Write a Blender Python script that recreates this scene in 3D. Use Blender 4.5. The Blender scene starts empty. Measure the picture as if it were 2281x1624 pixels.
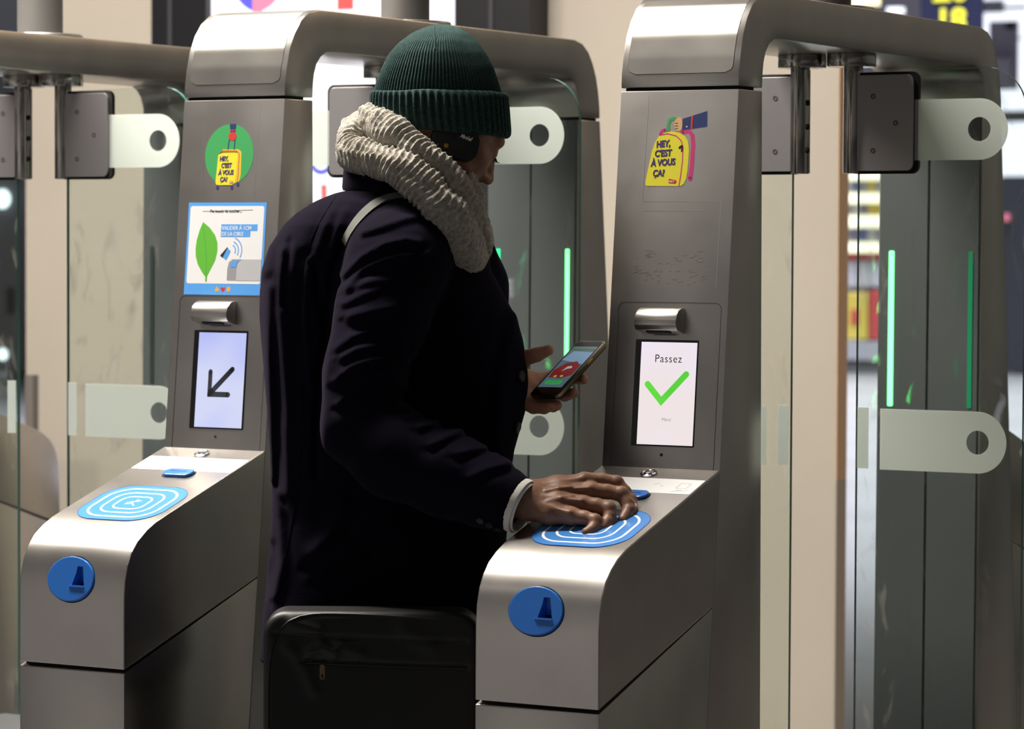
import bpy, bmesh, math, random
import numpy as np
from mathutils import Vector, Matrix, noise
random.seed(7)
sc = bpy.context.scene
col = sc.collection
PI = math.pi

# ------------------------------------------------------------------ camera
IW, IH, FPX = 2281, 1624, 7196.2
CAM = np.array([2.5219, -4.7573, 1.5])
cF = np.array([-0.4921, 0.8697, -0.0388]); cR = np.array([0.8702, 0.4926, 0.0040])
cF /= np.linalg.norm(cF); cR -= cF * (cR @ cF); cR /= np.linalg.norm(cR); cU = np.cross(cR, cF)
cd = bpy.data.cameras.new('camera'); cam = bpy.data.objects.new('camera', cd); col.objects.link(cam)
cam.matrix_world = Matrix(((cR[0], cU[0], -cF[0], CAM[0]), (cR[1], cU[1], -cF[1], CAM[1]), (cR[2], cU[2], -cF[2], CAM[2]), (0, 0, 0, 1)))
cd.sensor_fit = 'HORIZONTAL'; cd.sensor_width = 36; cd.lens = FPX / IW * 36
cd.clip_start = .05; cd.clip_end = 200
cd.dof.use_dof = True; cd.dof.focus_distance = 5.75; cd.dof.aperture_fstop = 6.3
sc.camera = cam

def rayd(u, v): return cF + cR * (u - 1140.5) / FPX - cU * (v - 812) / FPX
def atY(u, v, Y):
    d = rayd(u, v); return CAM + d * ((Y - CAM[1]) / d[1])
def atD(u, v, D): return CAM + rayd(u, v) * D

# ------------------------------------------------------------------ world, lights, exposure
sc.view_settings.view_transform = 'Standard'; sc.view_settings.look = 'None'
sc.view_settings.gamma = 1; sc.view_settings.exposure = 0.0; sc.view_settings.use_curve_mapping = False
world = bpy.data.worlds.new('station_hall'); sc.world = world; world.use_nodes = True
wn = world.node_tree; wn.nodes.clear()
def wnode(t, **k):
    n = wn.nodes.new(t)
    for a, b in k.items(): setattr(n, a, b)
    return n
wo = wnode('ShaderNodeOutputWorld'); wb = wnode('ShaderNodeBackground'); tc = wnode('ShaderNodeTexCoord')
dt = wnode('ShaderNodeVectorMath', operation='DOT_PRODUCT'); dt.inputs[1].default_value = (-.45, -.82, -.36)
rp = wnode('ShaderNodeValToRGB'); mr = wnode('ShaderNodeMapRange')
mr.inputs['From Min'].default_value = -1; mr.inputs['From Max'].default_value = 1
e = rp.color_ramp.elements
e[0].position = .06; e[0].color = (.120, .114, .100, 1); e[1].position = 1; e[1].color = (.46, .42, .39, 1)
x = e.new(.40); x.color = (.028, .027, .025, 1)
x = e.new(.945); x.color = (.245, .230, .220, 1)
x = e.new(.86); x.color = (.12, .114, .11, 1)
wn.links.new(tc.outputs['Generated'], dt.inputs[0]); wn.links.new(dt.outputs['Value'], mr.inputs['Value'])
wn.links.new(mr.outputs['Result'], rp.inputs['Fac']); wn.links.new(rp.outputs['Color'], wb.inputs['Color'])
wb.inputs['Strength'].default_value = 1.0; wn.links.new(wb.outputs['Background'], wo.inputs['Surface'])

def area(name, loc, sx, sy, power, color=(1, .93, .84), look=None, spread=180):
    l = bpy.data.lights.new(name, 'AREA'); l.shape = 'RECTANGLE'; l.size = sx; l.size_y = sy
    l.energy = power; l.color = color; l.spread = math.radians(spread)
    o = bpy.data.objects.new(name, l); o.location = loc; col.objects.link(o)
    if look is not None:
        d = Vector(look) - Vector(loc); o.rotation_euler = d.to_track_quat('-Z', 'Y').to_euler()
    return o
# long ceiling luminaires running across the gate line, and added fills where marked
area('ceiling_or_fill_light', (-2.65, .22, 4.3), 3.2, .36, 640)
area('ceiling_or_fill_light', (-1.0, -4.2, 4.6), 6.0, .35, 14, (1, .95, .9))
area('ceiling_or_fill_light', (-4.3, -7.2, 4.8), 6, 4, 520, (1, .93, .87), spread=85)  # added fill: brightens the floor in front that the cabinet noses reflect
area('ceiling_or_fill_light', (-4.2, 2.7, 4.3), 3.2, .5, 36, (1, .93, .82))
area('ceiling_or_fill_light', (-8, 18, 5.5), 12, 22, 7500, (.93, .95, 1), spread=95)  # added oversized panel, only there to whiten the distant floor
area('ceiling_or_fill_light', (1.6, 5.6, 4.3), 1.6, 1.6, 75, (1, .74, .50), spread=150)  # added warm fill for the wall's tan end and the right gate's side

# ------------------------------------------------------------------ materials
def mat(name, base=(.8, .8, .8), rough=.5, metal=0, emit=None, es=0, spec=.5, coat=0, sheen=0, bump=None, mottled=None, aniso=0, sheen_tint=None):
    m = bpy.data.materials.new(name); m.use_nodes = True; nt = m.node_tree; b = nt.nodes['Principled BSDF']
    b.inputs['Base Color'].default_value = (*base, 1); b.inputs['Roughness'].default_value = rough
    b.inputs['Metallic'].default_value = metal; b.inputs['Specular IOR Level'].default_value = spec
    b.inputs['Coat Weight'].default_value = coat; b.inputs['Sheen Weight'].default_value = sheen
    b.inputs['Anisotropic'].default_value = aniso
    if sheen_tint: b.inputs['Sheen Tint'].default_value = (*sheen_tint, 1)
    if emit: b.inputs['Emission Color'].default_value = (*emit, 1); b.inputs['Emission Strength'].default_value = es
    t = nt.nodes.new('ShaderNodeTexCoord')
    if mottled:   # (scale xyz, dark colour, light colour, detail)
        s, c0, c1, det = mottled
        mp = nt.nodes.new('ShaderNodeMapping'); mp.inputs['Scale'].default_value = s
        n = nt.nodes.new('ShaderNodeTexNoise'); n.inputs['Scale'].default_value = 1; n.inputs['Detail'].default_value = det
        r = nt.nodes.new('ShaderNodeValToRGB'); r.color_ramp.elements[0].color = (*c0, 1); r.color_ramp.elements[1].color = (*c1, 1)
        r.color_ramp.elements[0].position = .3; r.color_ramp.elements[1].position = .7
        nt.links.new(t.outputs['Object'], mp.inputs['Vector']); nt.links.new(mp.outputs[0], n.inputs['Vector'])
        nt.links.new(n.outputs['Fac'], r.inputs['Fac']); nt.links.new(r.outputs['Color'], b.inputs['Base Color'])
    if bump:      # (scale xyz, strength, distance, detail)
        s, st, di, det = bump
        mp = nt.nodes.new('ShaderNodeMapping'); mp.inputs['Scale'].default_value = s
        n = nt.nodes.new('ShaderNodeTexNoise'); n.inputs['Scale'].default_value = 1; n.inputs['Detail'].default_value = det
        bp = nt.nodes.new('ShaderNodeBump'); bp.inputs['Strength'].default_value = st; bp.inputs['Distance'].default_value = di
        nt.links.new(t.outputs['Object'], mp.inputs['Vector']); nt.links.new(mp.outputs[0], n.inputs['Vector'])
        nt.links.new(n.outputs['Fac'], bp.inputs['Height']); nt.links.new(bp.outputs['Normal'], b.inputs['Normal'])
    return m

def steel(name, base, rough, grain, g=(10, 420, 420)):
    """brushed stainless steel: fine grain along one direction, slow smudges in roughness and tint"""
    m = mat(name, base, rough, 1); nt = m.node_tree; b = nt.nodes['Principled BSDF']
    t = nt.nodes.new('ShaderNodeTexCoord')
    mp = nt.nodes.new('ShaderNodeMapping'); mp.inputs['Scale'].default_value = g
    n = nt.nodes.new('ShaderNodeTexNoise'); n.inputs['Scale'].default_value = 1; n.inputs['Detail'].default_value = 3
    nt.links.new(t.outputs['Object'], mp.inputs['Vector']); nt.links.new(mp.outputs[0], n.inputs['Vector'])
    n2 = nt.nodes.new('ShaderNodeTexNoise'); n2.inputs['Scale'].default_value = 9; n2.inputs['Detail'].default_value = 3
    nt.links.new(t.outputs['Object'], n2.inputs['Vector'])
    r = nt.nodes.new('ShaderNodeMapRange'); r.inputs['To Min'].default_value = rough; r.inputs['To Max'].default_value = rough + .06
    nt.links.new(n2.outputs['Fac'], r.inputs['Value']); nt.links.new(r.outputs['Result'], b.inputs['Roughness'])
    c = nt.nodes.new('ShaderNodeValToRGB')
    c.color_ramp.elements[0].color = (*[k * .95 for k in base], 1); c.color_ramp.elements[1].color = (*[min(1, k * 1.03) for k in base], 1)
    c.color_ramp.elements[0].position = .35; c.color_ramp.elements[1].position = .65
    ad_ = nt.nodes.new('ShaderNodeMath'); ad_.operation = 'MULTIPLY_ADD'; ad_.inputs[1].default_value = grain * 2; nt.links.new(n.outputs['Fac'], ad_.inputs[0])
    sb = nt.nodes.new('ShaderNodeMath'); sb.operation = 'SUBTRACT'; sb.inputs[1].default_value = grain; nt.links.new(n2.outputs['Fac'], sb.inputs[0]); nt.links.new(sb.outputs[0], ad_.inputs[2])
    nt.links.new(ad_.outputs[0], c.inputs['Fac']); nt.links.new(c.outputs['Color'], b.inputs['Base Color'])
    return m

M = {}
M['steel'] = steel('brushed_steel', (.53, .50, .47), .26, .03, (2, 46, 46))
M['steel_top'] = steel('brushed_steel_hood', (.53, .505, .465), .26, .03, (2, 46, 46))
M['steel_dark'] = steel('rubbed_steel', (.40, .38, .37), .40, .03, (2, 46, 46))
M['chrome'] = mat('polished_steel', (.50, .48, .45), .16, 1)
M['plate'] = mat('hinge_plate_metal', (.34, .325, .33), .45, .85)
M['gap'] = mat('shadow_gap_black', (.006, .006, .006), .9)
M['seam'] = mat('panel_joint', (.045, .042, .042), .6)
M['inner'] = mat('rear_post_panel', (.13, .14, .145), .38, .35)
M['bezel'] = mat('black_glass_bezel', (.004, .004, .005), .12)
M['blue'] = mat('blue_plastic', (.018, .15, .56), .28, coat=.3)
M['blue_deep'] = mat('blue_plastic_recess', (.012, .09, .36), .35)
M['pad_blue'] = mat('reader_blue', (.05, .23, .62), .30, coat=.5)
M['white'] = mat('white_print', (.86, .86, .86), .45)
M['label'] = mat('white_label', (.92, .92, .92), .5)
M['green'] = mat('sticker_green', (.045, .36, .10), .5)
M['yellow'] = mat('sticker_yellow', (.80, .73, .03), .5)
M['yellow_side'] = mat('sticker_yellow_side', (.75, .52, .04), .5)
M['purple'] = mat('sticker_purple', (.045, .018, .17), .5)
M['navy'] = mat('sticker_navy', (.012, .03, .14), .5)
M['red'] = mat('sticker_red', (.62, .03, .03), .5)
M['pink'] = mat('sticker_pink', (.62, .03, .19), .5)
M['skin_print'] = mat('sticker_skin', (.72, .42, .18), .5)
M['black_print'] = mat('black_print', (.01, .01, .01), .5)
M['poster_blue'] = mat('poster_blue', (.10, .38, .88), .45)
M['leaf'] = mat('poster_green', (.13, .50, .04), .45)
M['grey_print'] = mat('grey_print', (.33, .33, .35), .45)
M['grey_print2'] = mat('grey_print_light', (.52, .52, .54), .45)
M['orange'] = mat('sticker_orange', (.85, .42, .03), .5)
M['tape'] = mat('clear_tape_edge', (.66, .635, .60), .42, 1)
M['stain'] = mat('glue_residue', (.34, .30, .27), .65, .5)
M['led_on'] = mat('green_led_lit', (.1, .8, .4), .4, emit=(.10, 1.0, .15), es=5.5)
M['led_mid'] = mat('green_led_side', (.05, .5, .3), .4, emit=(.008, .80, .24), es=1.05)
M['led_dim'] = mat('green_led_dim', (.01, .16, .08), .4, emit=(.0, .35, .12), es=.35)
M['led_off'] = mat('led_unlit', (.03, .04, .04), .4)
M['red_glow'] = mat('scanner_red_light', (.4, .02, .01), .4, emit=(1, .05, .01), es=2)
M['arrow'] = mat('screen_ink_dark', (.045, .05, .065), .4)
M['check'] = mat('screen_ink_green', (.1, .5, .05), .4, emit=(.10, .62, .045), es=.9)
M['ink_soft'] = mat('screen_ink_grey', (.25, .22, .28), .4, emit=(.30, .27, .32), es=.8)

def screen_mat(name, c0, c1, es):
    m = mat(name, (.02, .02, .02), .2); nt = m.node_tree; b = nt.nodes['Principled BSDF']
    t = nt.nodes.new('ShaderNodeTexCoord'); n = nt.nodes.new('ShaderNodeTexNoise'); n.inputs['Scale'].default_value = 7; n.inputs['Detail'].default_value = 1
    r = nt.nodes.new('ShaderNodeValToRGB'); r.color_ramp.elements[0].color = (*c0, 1); r.color_ramp.elements[1].color = (*c1, 1)
    r.color_ramp.elements[0].position = .35; r.color_ramp.elements[1].position = .65
    nt.links.new(t.outputs['Object'], n.inputs['Vector']); nt.links.new(n.outputs['Fac'], r.inputs['Fac'])
    nt.links.new(r.outputs['Color'], b.inputs['Emission Color']); b.inputs['Emission Strength'].default_value = es
    return m
M['scr_blue'] = screen_mat('screen_pale_blue', (.48, .53, .98), (.66, .70, .95), .95)
M['scr_pink'] = screen_mat('screen_pale_pink', (.90, .82, .93), (.90, .80, .80), .95)
M['ad_white'] = mat('advert_screen_white', (.1, .1, .1), .3, emit=(.93, .90, 1.0), es=1.55)
M['ad_blue'] = mat('advert_blue', (.1, .1, .1), .3, emit=(.03, .03, .80), es=1.1)
M['ad_pink'] = mat('advert_pink', (.1, .1, .1), .3, emit=(1.0, .22, .42), es=1.0)
M['ad_red'] = mat('advert_red', (.1, .1, .1), .3, emit=(.95, .02, .02), es=1.0)

def glass_mat():
    m = bpy.data.materials.new('door_glass'); m.use_nodes = True; nt = m.node_tree; nt.nodes.clear()
    o = nt.nodes.new('ShaderNodeOutputMaterial'); mx = nt.nodes.new('ShaderNodeMixShader'); fr = nt.nodes.new('ShaderNodeFresnel')
    tr = nt.nodes.new('ShaderNodeBsdfTransparent'); gl = nt.nodes.new('ShaderNodeBsdfGlossy')
    tr.inputs['Color'].default_value = (.925, .955, .935, 1); gl.inputs['Roughness'].default_value = .03
    fr.inputs['IOR'].default_value = 1.35
    nt.links.new(fr.outputs[0], mx.inputs[0]); nt.links.new(tr.outputs[0], mx.inputs[1]); nt.links.new(gl.outputs[0], mx.inputs[2])
    # faint smears of grease on the pane that catch the light behind it
    t = nt.nodes.new('ShaderNodeTexCoord'); mp = nt.nodes.new('ShaderNodeMapping'); mp.inputs['Scale'].default_value = (15, 15, 7)
    n = nt.nodes.new('ShaderNodeTexNoise'); n.inputs['Scale'].default_value = 1; n.inputs['Detail'].default_value = 7; n.inputs['Distortion'].default_value = 1.6
    r = nt.nodes.new('ShaderNodeValToRGB'); r.color_ramp.elements[0].position = .57; r.color_ramp.elements[0].color = (0, 0, 0, 1)
    r.color_ramp.elements[1].position = .78; r.color_ramp.elements[1].color = (.38, .38, .38, 1)
    rf = nt.nodes.new('ShaderNodeBsdfRefraction'); rf.inputs['Roughness'].default_value = .22; rf.inputs['IOR'].default_value = 1.15
    mx2 = nt.nodes.new('ShaderNodeMixShader')
    nt.links.new(t.outputs['Object'], mp.inputs[0]); nt.links.new(mp.outputs[0], n.inputs['Vector']); nt.links.new(n.outputs['Fac'], r.inputs['Fac'])
    nt.links.new(r.outputs['Color'], mx2.inputs[0]); nt.links.new(mx.outputs[0], mx2.inputs[1]); nt.links.new(rf.outputs[0], mx2.inputs[2])
    nt.links.new(mx2.outputs[0], o.inputs['Surface'])
    return m
M['glass'] = glass_mat()
M['glass_edge'] = mat('glass_edge_green', (.05, .20, .17), .15, coat=.6)
def frosted():
    m = bpy.data.materials.new('frosted_film'); m.use_nodes = True; nt = m.node_tree; nt.nodes.clear()
    o = nt.nodes.new('ShaderNodeOutputMaterial'); mx = nt.nodes.new('ShaderNodeMixShader'); mx2 = nt.nodes.new('ShaderNodeMixShader')
    tl = nt.nodes.new('ShaderNodeBsdfTranslucent'); df = nt.nodes.new('ShaderNodeBsdfDiffuse'); tr = nt.nodes.new('ShaderNodeBsdfTransparent')
    tl.inputs['Color'].default_value = (.93, .97, .94, 1); df.inputs['Color'].default_value = (.90, .94, .91, 1); tr.inputs['Color'].default_value = (.85, .95, .9, 1)
    mx.inputs[0].default_value = .42; mx2.inputs[0].default_value = .22
    nt.links.new(tl.outputs[0], mx.inputs[1]); nt.links.new(df.outputs[0], mx.inputs[2])
    nt.links.new(mx.outputs[0], mx2.inputs[1]); nt.links.new(tr.outputs[0], mx2.inputs[2]); nt.links.new(mx2.outputs[0], o.inputs['Surface'])
    return m
M['frost'] = frosted()

# ------------------------------------------------------------------ helpers
def tag(o, label=None, cat=None, group=None, kind=None):
    if label: o['label'] = label
    if cat: o['category'] = cat
    if group: o['group'] = group
    if kind: o['kind'] = kind
    return o
def empty(name, loc, label, cat, group=None):
    o = bpy.data.objects.new(name, None); o.location = loc; o.empty_display_size = .05; col.objects.link(o)
    return tag(o, label, cat, group)
def link_mesh(name, me, m, parent=None, smooth=False):
    o = bpy.data.objects.new(name, me); col.objects.link(o)
    if m is not None and not me.materials: me.materials.append(m)
    if smooth: me.polygons.foreach_set('use_smooth', [True] * len(me.polygons))
    if parent: o.parent = parent
    return o
def from_bm(name, bm, m, parent=None, bevel=0, smooth=False, seg=2, auto=True):
    bmesh.ops.recalc_face_normals(bm, faces=bm.faces)
    if bevel:
        es = [e for e in bm.edges if len(e.link_faces) == 2 and e.calc_face_angle(0) > .6]
        bmesh.ops.bevel(bm, geom=es, offset=bevel, segments=seg, profile=.5, affect='EDGES', clamp_overlap=True)
    me = bpy.data.meshes.new(name); bm.to_mesh(me); bm.free()
    o = link_mesh(name, me, m, parent, smooth)
    if smooth and auto:
        me.set_sharp_from_angle(angle=math.radians(38))
    return o
def bm_box(bm, x0, x1, y0, y1, z0, z1):
    vs = [bm.verts.new(p) for p in ((x0, y0, z0), (x1, y0, z0), (x1, y1, z0), (x0, y1, z0), (x0, y0, z1), (x1, y0, z1), (x1, y1, z1), (x0, y1, z1))]
    for f in ((0, 1, 2, 3), (4, 5, 6, 7), (0, 1, 5, 4), (1, 2, 6, 5), (2, 3, 7, 6), (3, 0, 4, 7)): bm.faces.new([vs[i] for i in f])
    return vs
def box(name, x0, x1, y0, y1, z0, z1, m, parent=None, bevel=0):
    bm = bmesh.new(); bm_box(bm, x0, x1, y0, y1, z0, z1); return from_bm(name, bm, m, parent, bevel)
def bm_cyl(bm, c, r0, r1, z0, z1, n=32, axis='z'):
    A = []; B = []
    for i in range(n):
        a = 2 * PI * i / n; ca, sa = math.cos(a), math.sin(a)
        def pt(r, h):
            if axis == 'z': return (c[0] + r * ca, c[1] + r * sa, h)
            if axis == 'x': return (h, c[1] + r * ca, c[2] + r * sa)
            return (c[0] + r * ca, h, c[2] + r * sa)
        A.append(bm.verts.new(pt(r0, z0))); B.append(bm.verts.new(pt(r1, z1)))
    for i in range(n): j = (i + 1) % n; bm.faces.new((A[i], A[j], B[j], B[i]))
    bm.faces.new(A[::-1]); bm.faces.new(B)
def extrude_profile(name, pts, x0, x1, m, parent=None, bevel=.0025, mirror=False):
    """(y,z) outline extruded across the cabinet's width"""
    if mirror: pts = [(2 * YC - y, z) for y, z in pts]
    bm = bmesh.new(); a = [bm.verts.new((x0, y, z)) for y, z in pts]; b = [bm.verts.new((x1, y, z)) for y, z in pts]
    n = len(pts); bm.faces.new(a); bm.faces.new(b[::-1])
    for i in range(n): j = (i + 1) % n; bm.faces.new((a[i], a[j], b[j], b[i]))
    bmesh.ops.recalc_face_normals(bm, faces=bm.faces)
    if bevel:
        es = [e for e in bm.edges if abs(e.verts[0].co.x - e.verts[1].co.x) < 1e-6 or e.calc_face_angle(0) > .7]
        bmesh.ops.bevel(bm, geom=es, offset=bevel, segments=2, profile=.5, affect='EDGES', clamp_overlap=True)
    return from_bm(name, bm, m, parent, smooth=True)
class Frame:
    def __init__(s, o, ex, ey):
        s.o = Vector(o); s.ex = Vector(ex).normalized(); s.ey = Vector(ey).normalized(); s.n = s.ex.cross(s.ey)
    def __call__(s, x, y, h=0): return s.o + s.ex * x + s.ey * y + s.n * h
def poly(bm, fr, pts, h0, h1):
    a = [bm.verts.new(fr(x, y, h0)) for x, y in pts]; b = [bm.verts.new(fr(x, y, h1)) for x, y in pts]
    n = len(pts); bm.faces.new(a[::-1]); bm.faces.new(b)
    for i in range(n): j = (i + 1) % n; bm.faces.new((a[i], a[j], b[j], b[i]))
def ring(bm, fr, outer, inner, h0, h1):
    n = len(outer); L = [[bm.verts.new(fr(x, y, h)) for x, y in p] for p, h in ((outer, h0), (outer, h1), (inner, h1), (inner, h0))]
    for i in range(n):
        j = (i + 1) % n
        for k in range(4): q = (k + 1) % 4; bm.faces.new((L[k][i], L[k][j], L[q][j], L[q][i]))
def rrect(x0, x1, y0, y1, r, n=8):
    p = []
    for cx, cy, a0 in ((x1 - r, y1 - r, 0), (x0 + r, y1 - r, 90), (x0 + r, y0 + r, 180), (x1 - r, y0 + r, 270)):
        for i in range(n + 1): a = math.radians(a0 + 90 * i / n); p.append((cx + r * math.cos(a), cy + r * math.sin(a)))
    return p
def ell(cx, cy, rx, ry, n=40, a0=0, a1=360):
    full = abs(a1 - a0) >= 360; k = n if full else n + 1
    return [(cx + rx * math.cos(math.radians(a0 + (a1 - a0) * i / n)), cy + ry * math.sin(math.radians(a0 + (a1 - a0) * i / n))) for i in range(k)]
def stroke2d(pts, w):
    """a polyline thickened to an outline (open, flat ends)"""
    L, Rr = [], []
    for i, p in enumerate(pts):
        a = pts[max(0, i - 1)]; b = pts[min(len(pts) - 1, i + 1)]; dx, dy = b[0] - a[0], b[1] - a[1]; d = math.hypot(dx, dy) or 1
        ww = w[i] if isinstance(w, (list, tuple)) else w
        L.append((p[0] - dy / d * ww / 2, p[1] + dx / d * ww / 2)); Rr.append((p[0] + dy / d * ww / 2, p[1] - dx / d * ww / 2))
    return L, Rr
def stroke(bm, fr, pts, w, h0, h1, caps=True):
    L, Rr = stroke2d(pts, w)
    for i in range(len(pts) - 1): poly(bm, fr, [L[i], Rr[i], Rr[i + 1], L[i + 1]], h0, h1)
    if caps:
        ww = w if not isinstance(w, (list, tuple)) else None
        for k in (0, -1):
            r = (ww if ww else w[k]) / 2
            poly(bm, fr, ell(pts[k][0], pts[k][1], r, r, 14), h0, h1)
fa_ = None
def decal(name, fr, shapes, m, parent, h0=.0, h1=.0006, hs=.5, **k):
    """shapes: list of ('p', pts) polygons, ('s', pts, width) strokes, ('r', outer, inner) rings"""
    if h1 <= .0022 and fr is not fa_: h0 *= hs; h1 *= hs
    bm = bmesh.new()
    for s in shapes:
        if s[0] == 'p': poly(bm, fr, s[1], h0, h1)
        elif s[0] == 's': stroke(bm, fr, s[1], s[2], h0, h1)
        else: ring(bm, fr, s[1], s[2], h0, h1)
    return from_bm(name, bm, m, parent, **k)
def text(name, fr, s, x, y, size, m, parent, h=.0008, align='LEFT', bold=0, rot=0, shear=0, sx=1, spacing=1.0, th=.0001, hs=.5):
    h = h * hs
    cu = bpy.data.curves.new('lettering', 'FONT'); cu.body = s; cu.size = size; cu.align_x = align; cu.offset = bold * size
    cu.extrude = th; cu.shear = shear; cu.space_character = spacing; cu.resolution_u = 6
    to = bpy.data.objects.new('lettering', cu); col.objects.link(to)
    dg = bpy.context.evaluated_depsgraph_get(); me = bpy.data.meshes.new_from_object(to.evaluated_get(dg))
    bpy.data.objects.remove(to); bpy.data.curves.remove(cu)
    ca, sa = math.cos(rot), math.sin(rot)
    for v in me.vertices:
        px, py = v.co.x * sx, v.co.y; q = fr(x + px * ca - py * sa, y + px * sa + py * ca, h + v.co.z); v.co = q
    me.materials.clear()
    return link_mesh(name, me, m, parent)
def boolean(o, cutter):
    md = o.modifiers.new('b', 'BOOLEAN'); md.object = cutter; md.solver = 'EXACT'; md.operation = 'DIFFERENCE'
    dg = bpy.context.evaluated_depsgraph_get(); me = bpy.data.meshes.new_from_object(o.evaluated_get(dg)); o.modifiers.clear()
    old = o.data; o.data = me; bpy.data.meshes.remove(old); bpy.data.objects.remove(cutter)
def tube_mesh(bm, pts, rad, n=12, caps=True):
    pts = [Vector(p) for p in pts]; rings = []; prev = None
    for i, p in enumerate(pts):
        t = (pts[min(i + 1, len(pts) - 1)] - pts[max(i - 1, 0)]).normalized()
        if prev is None: u = t.orthogonal().normalized()
        else: u = (prev - t * prev.dot(t)).normalized()
        prev = u; w = t.cross(u); r = rad[i] if isinstance(rad, (list, tuple)) else rad
        rings.append([bm.verts.new(p + (u * math.cos(2 * PI * k / n) + w * math.sin(2 * PI * k / n)) * r) for k in range(n)])
    for a, b in zip(rings, rings[1:]):
        for k in range(n): j = (k + 1) % n; bm.faces.new((a[k], a[j], b[j], b[k]))
    if caps: bm.faces.new(rings[0][::-1]); bm.faces.new(rings[-1])

# ------------------------------------------------------------------ the gate
W, P, YC = .24, .9798, 1.183
POST_OUT = [(.352, 0), (.5267, 1.7725)]; POST_IN = [(.6265, 1.7725), (.642, 0)]
ARC_OUT = [(.5272, 1.778), (.5282, 1.803), (.5345, 1.836), (.5455, 1.872), (.562, 1.902), (.584, 1.928), (.612, 1.945), (.65, 1.953), (.70, 1.9535)]
ARC_IN = [(.70, 1.8705), (.676, 1.869), (.656, 1.860), (.641, 1.845), (.632, 1.825), (.628, 1.803), (.6265, 1.778)]
NOSE = [(0, .7115), (0, .80), (.0003, .845), (.0035, .876), (.0115, .903), (.0245, .926), (.043, .945), (.068, .961), (.098, .9745), (.135, .9865), (.4595, 1.0870), (.4355, .8440)]
LEAN = Frame((-W, .459, 1.085), (1, 0, 0), (0, .068, .69))
SLOPE = Frame((-W, .4547, 1.0855), (1, 0, 0), (0, .3245, .1005))
gates = []

def arch_map(x, s):  # point on the curved hood by arc length from its lower front edge
    acc = 0
    for (y0, z0), (y1, z1) in zip(ARC_OUT, ARC_OUT[1:] + [(1.2, 1.9535)]):
        d = math.hypot(y1 - y0, z1 - z0)
        if s <= acc + d or (y1 == 1.2):
            t = (s - acc) / d; n = Vector((0, -(z1 - z0), (y1 - y0))) / d
            return Vector((x, y0 + (y1 - y0) * t, z0 + (z1 - z0) * t)), n
        acc += d
def lid(parent, name, x0, x1, s0, s1, r, off, m):
    bm = bmesh.new(); rows = []; N = 40
    for i in range(N + 1):
        s = s0 + (s1 - s0) * i / N; dd = min(s - s0, s1 - s); ins = 0
        if dd < r: ins = r - math.sqrt(max(0, r * r - (r - dd) ** 2))
        a, n = arch_map(x0 + ins, s); b, _ = arch_map(x1 - ins, s)
        rows.append((bm.verts.new(a + n * off), bm.verts.new(b + n * off), bm.verts.new(b - n * .002), bm.verts.new(a - n * .002)))
    for p, q in zip(rows, rows[1:]):
        for k in range(4): j = (k + 1) % 4; bm.faces.new((p[k], p[j], q[j], q[k]))
    bm.faces.new(rows[0]); bm.faces.new(rows[-1][::-1])
    return from_bm(name, bm, m, parent, smooth=True)

def nose_normals(me):
    """smooth shading of the rounded nose that ignores the hole cut into it"""
    seg = NOSE[:11]; fnorm = []
    for (y0, z0), (y1, z1) in zip(seg, seg[1:]):
        d = math.hypot(y1 - y0, z1 - z0); fnorm.append(Vector((0, -(z1 - z0) / d, (y1 - y0) / d)))
    vn = [fnorm[0]] + [(a + b).normalized() for a, b in zip(fnorm, fnorm[1:])] + [fnorm[-1]]
    def pn(y, z):
        best = None
        for i, ((y0, z0), (y1, z1)) in enumerate(zip(seg, seg[1:])):
            L = (y1 - y0) ** 2 + (z1 - z0) ** 2; t = max(0, min(1, ((y - y0) * (y1 - y0) + (z - z0) * (z1 - z0)) / L)); d = math.hypot(y - y0 - t * (y1 - y0), z - z0 - t * (z1 - z0))
            if best is None or d < best[0]: best = (d, vn[i].lerp(vn[i + 1], t).normalized())
        return best
    out = []
    for p in me.polygons:
        for li in p.loop_indices:
            c = me.vertices[me.loops[li].vertex_index].co; d, n = pn(c.y, c.z)
            out.append(n if (d < .004 and n.dot(p.normal) > .93) else p.normal.copy())
    me.polygons.foreach_set('use_smooth', [True] * len(me.polygons)); me.normals_split_custom_set(out)

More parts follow.
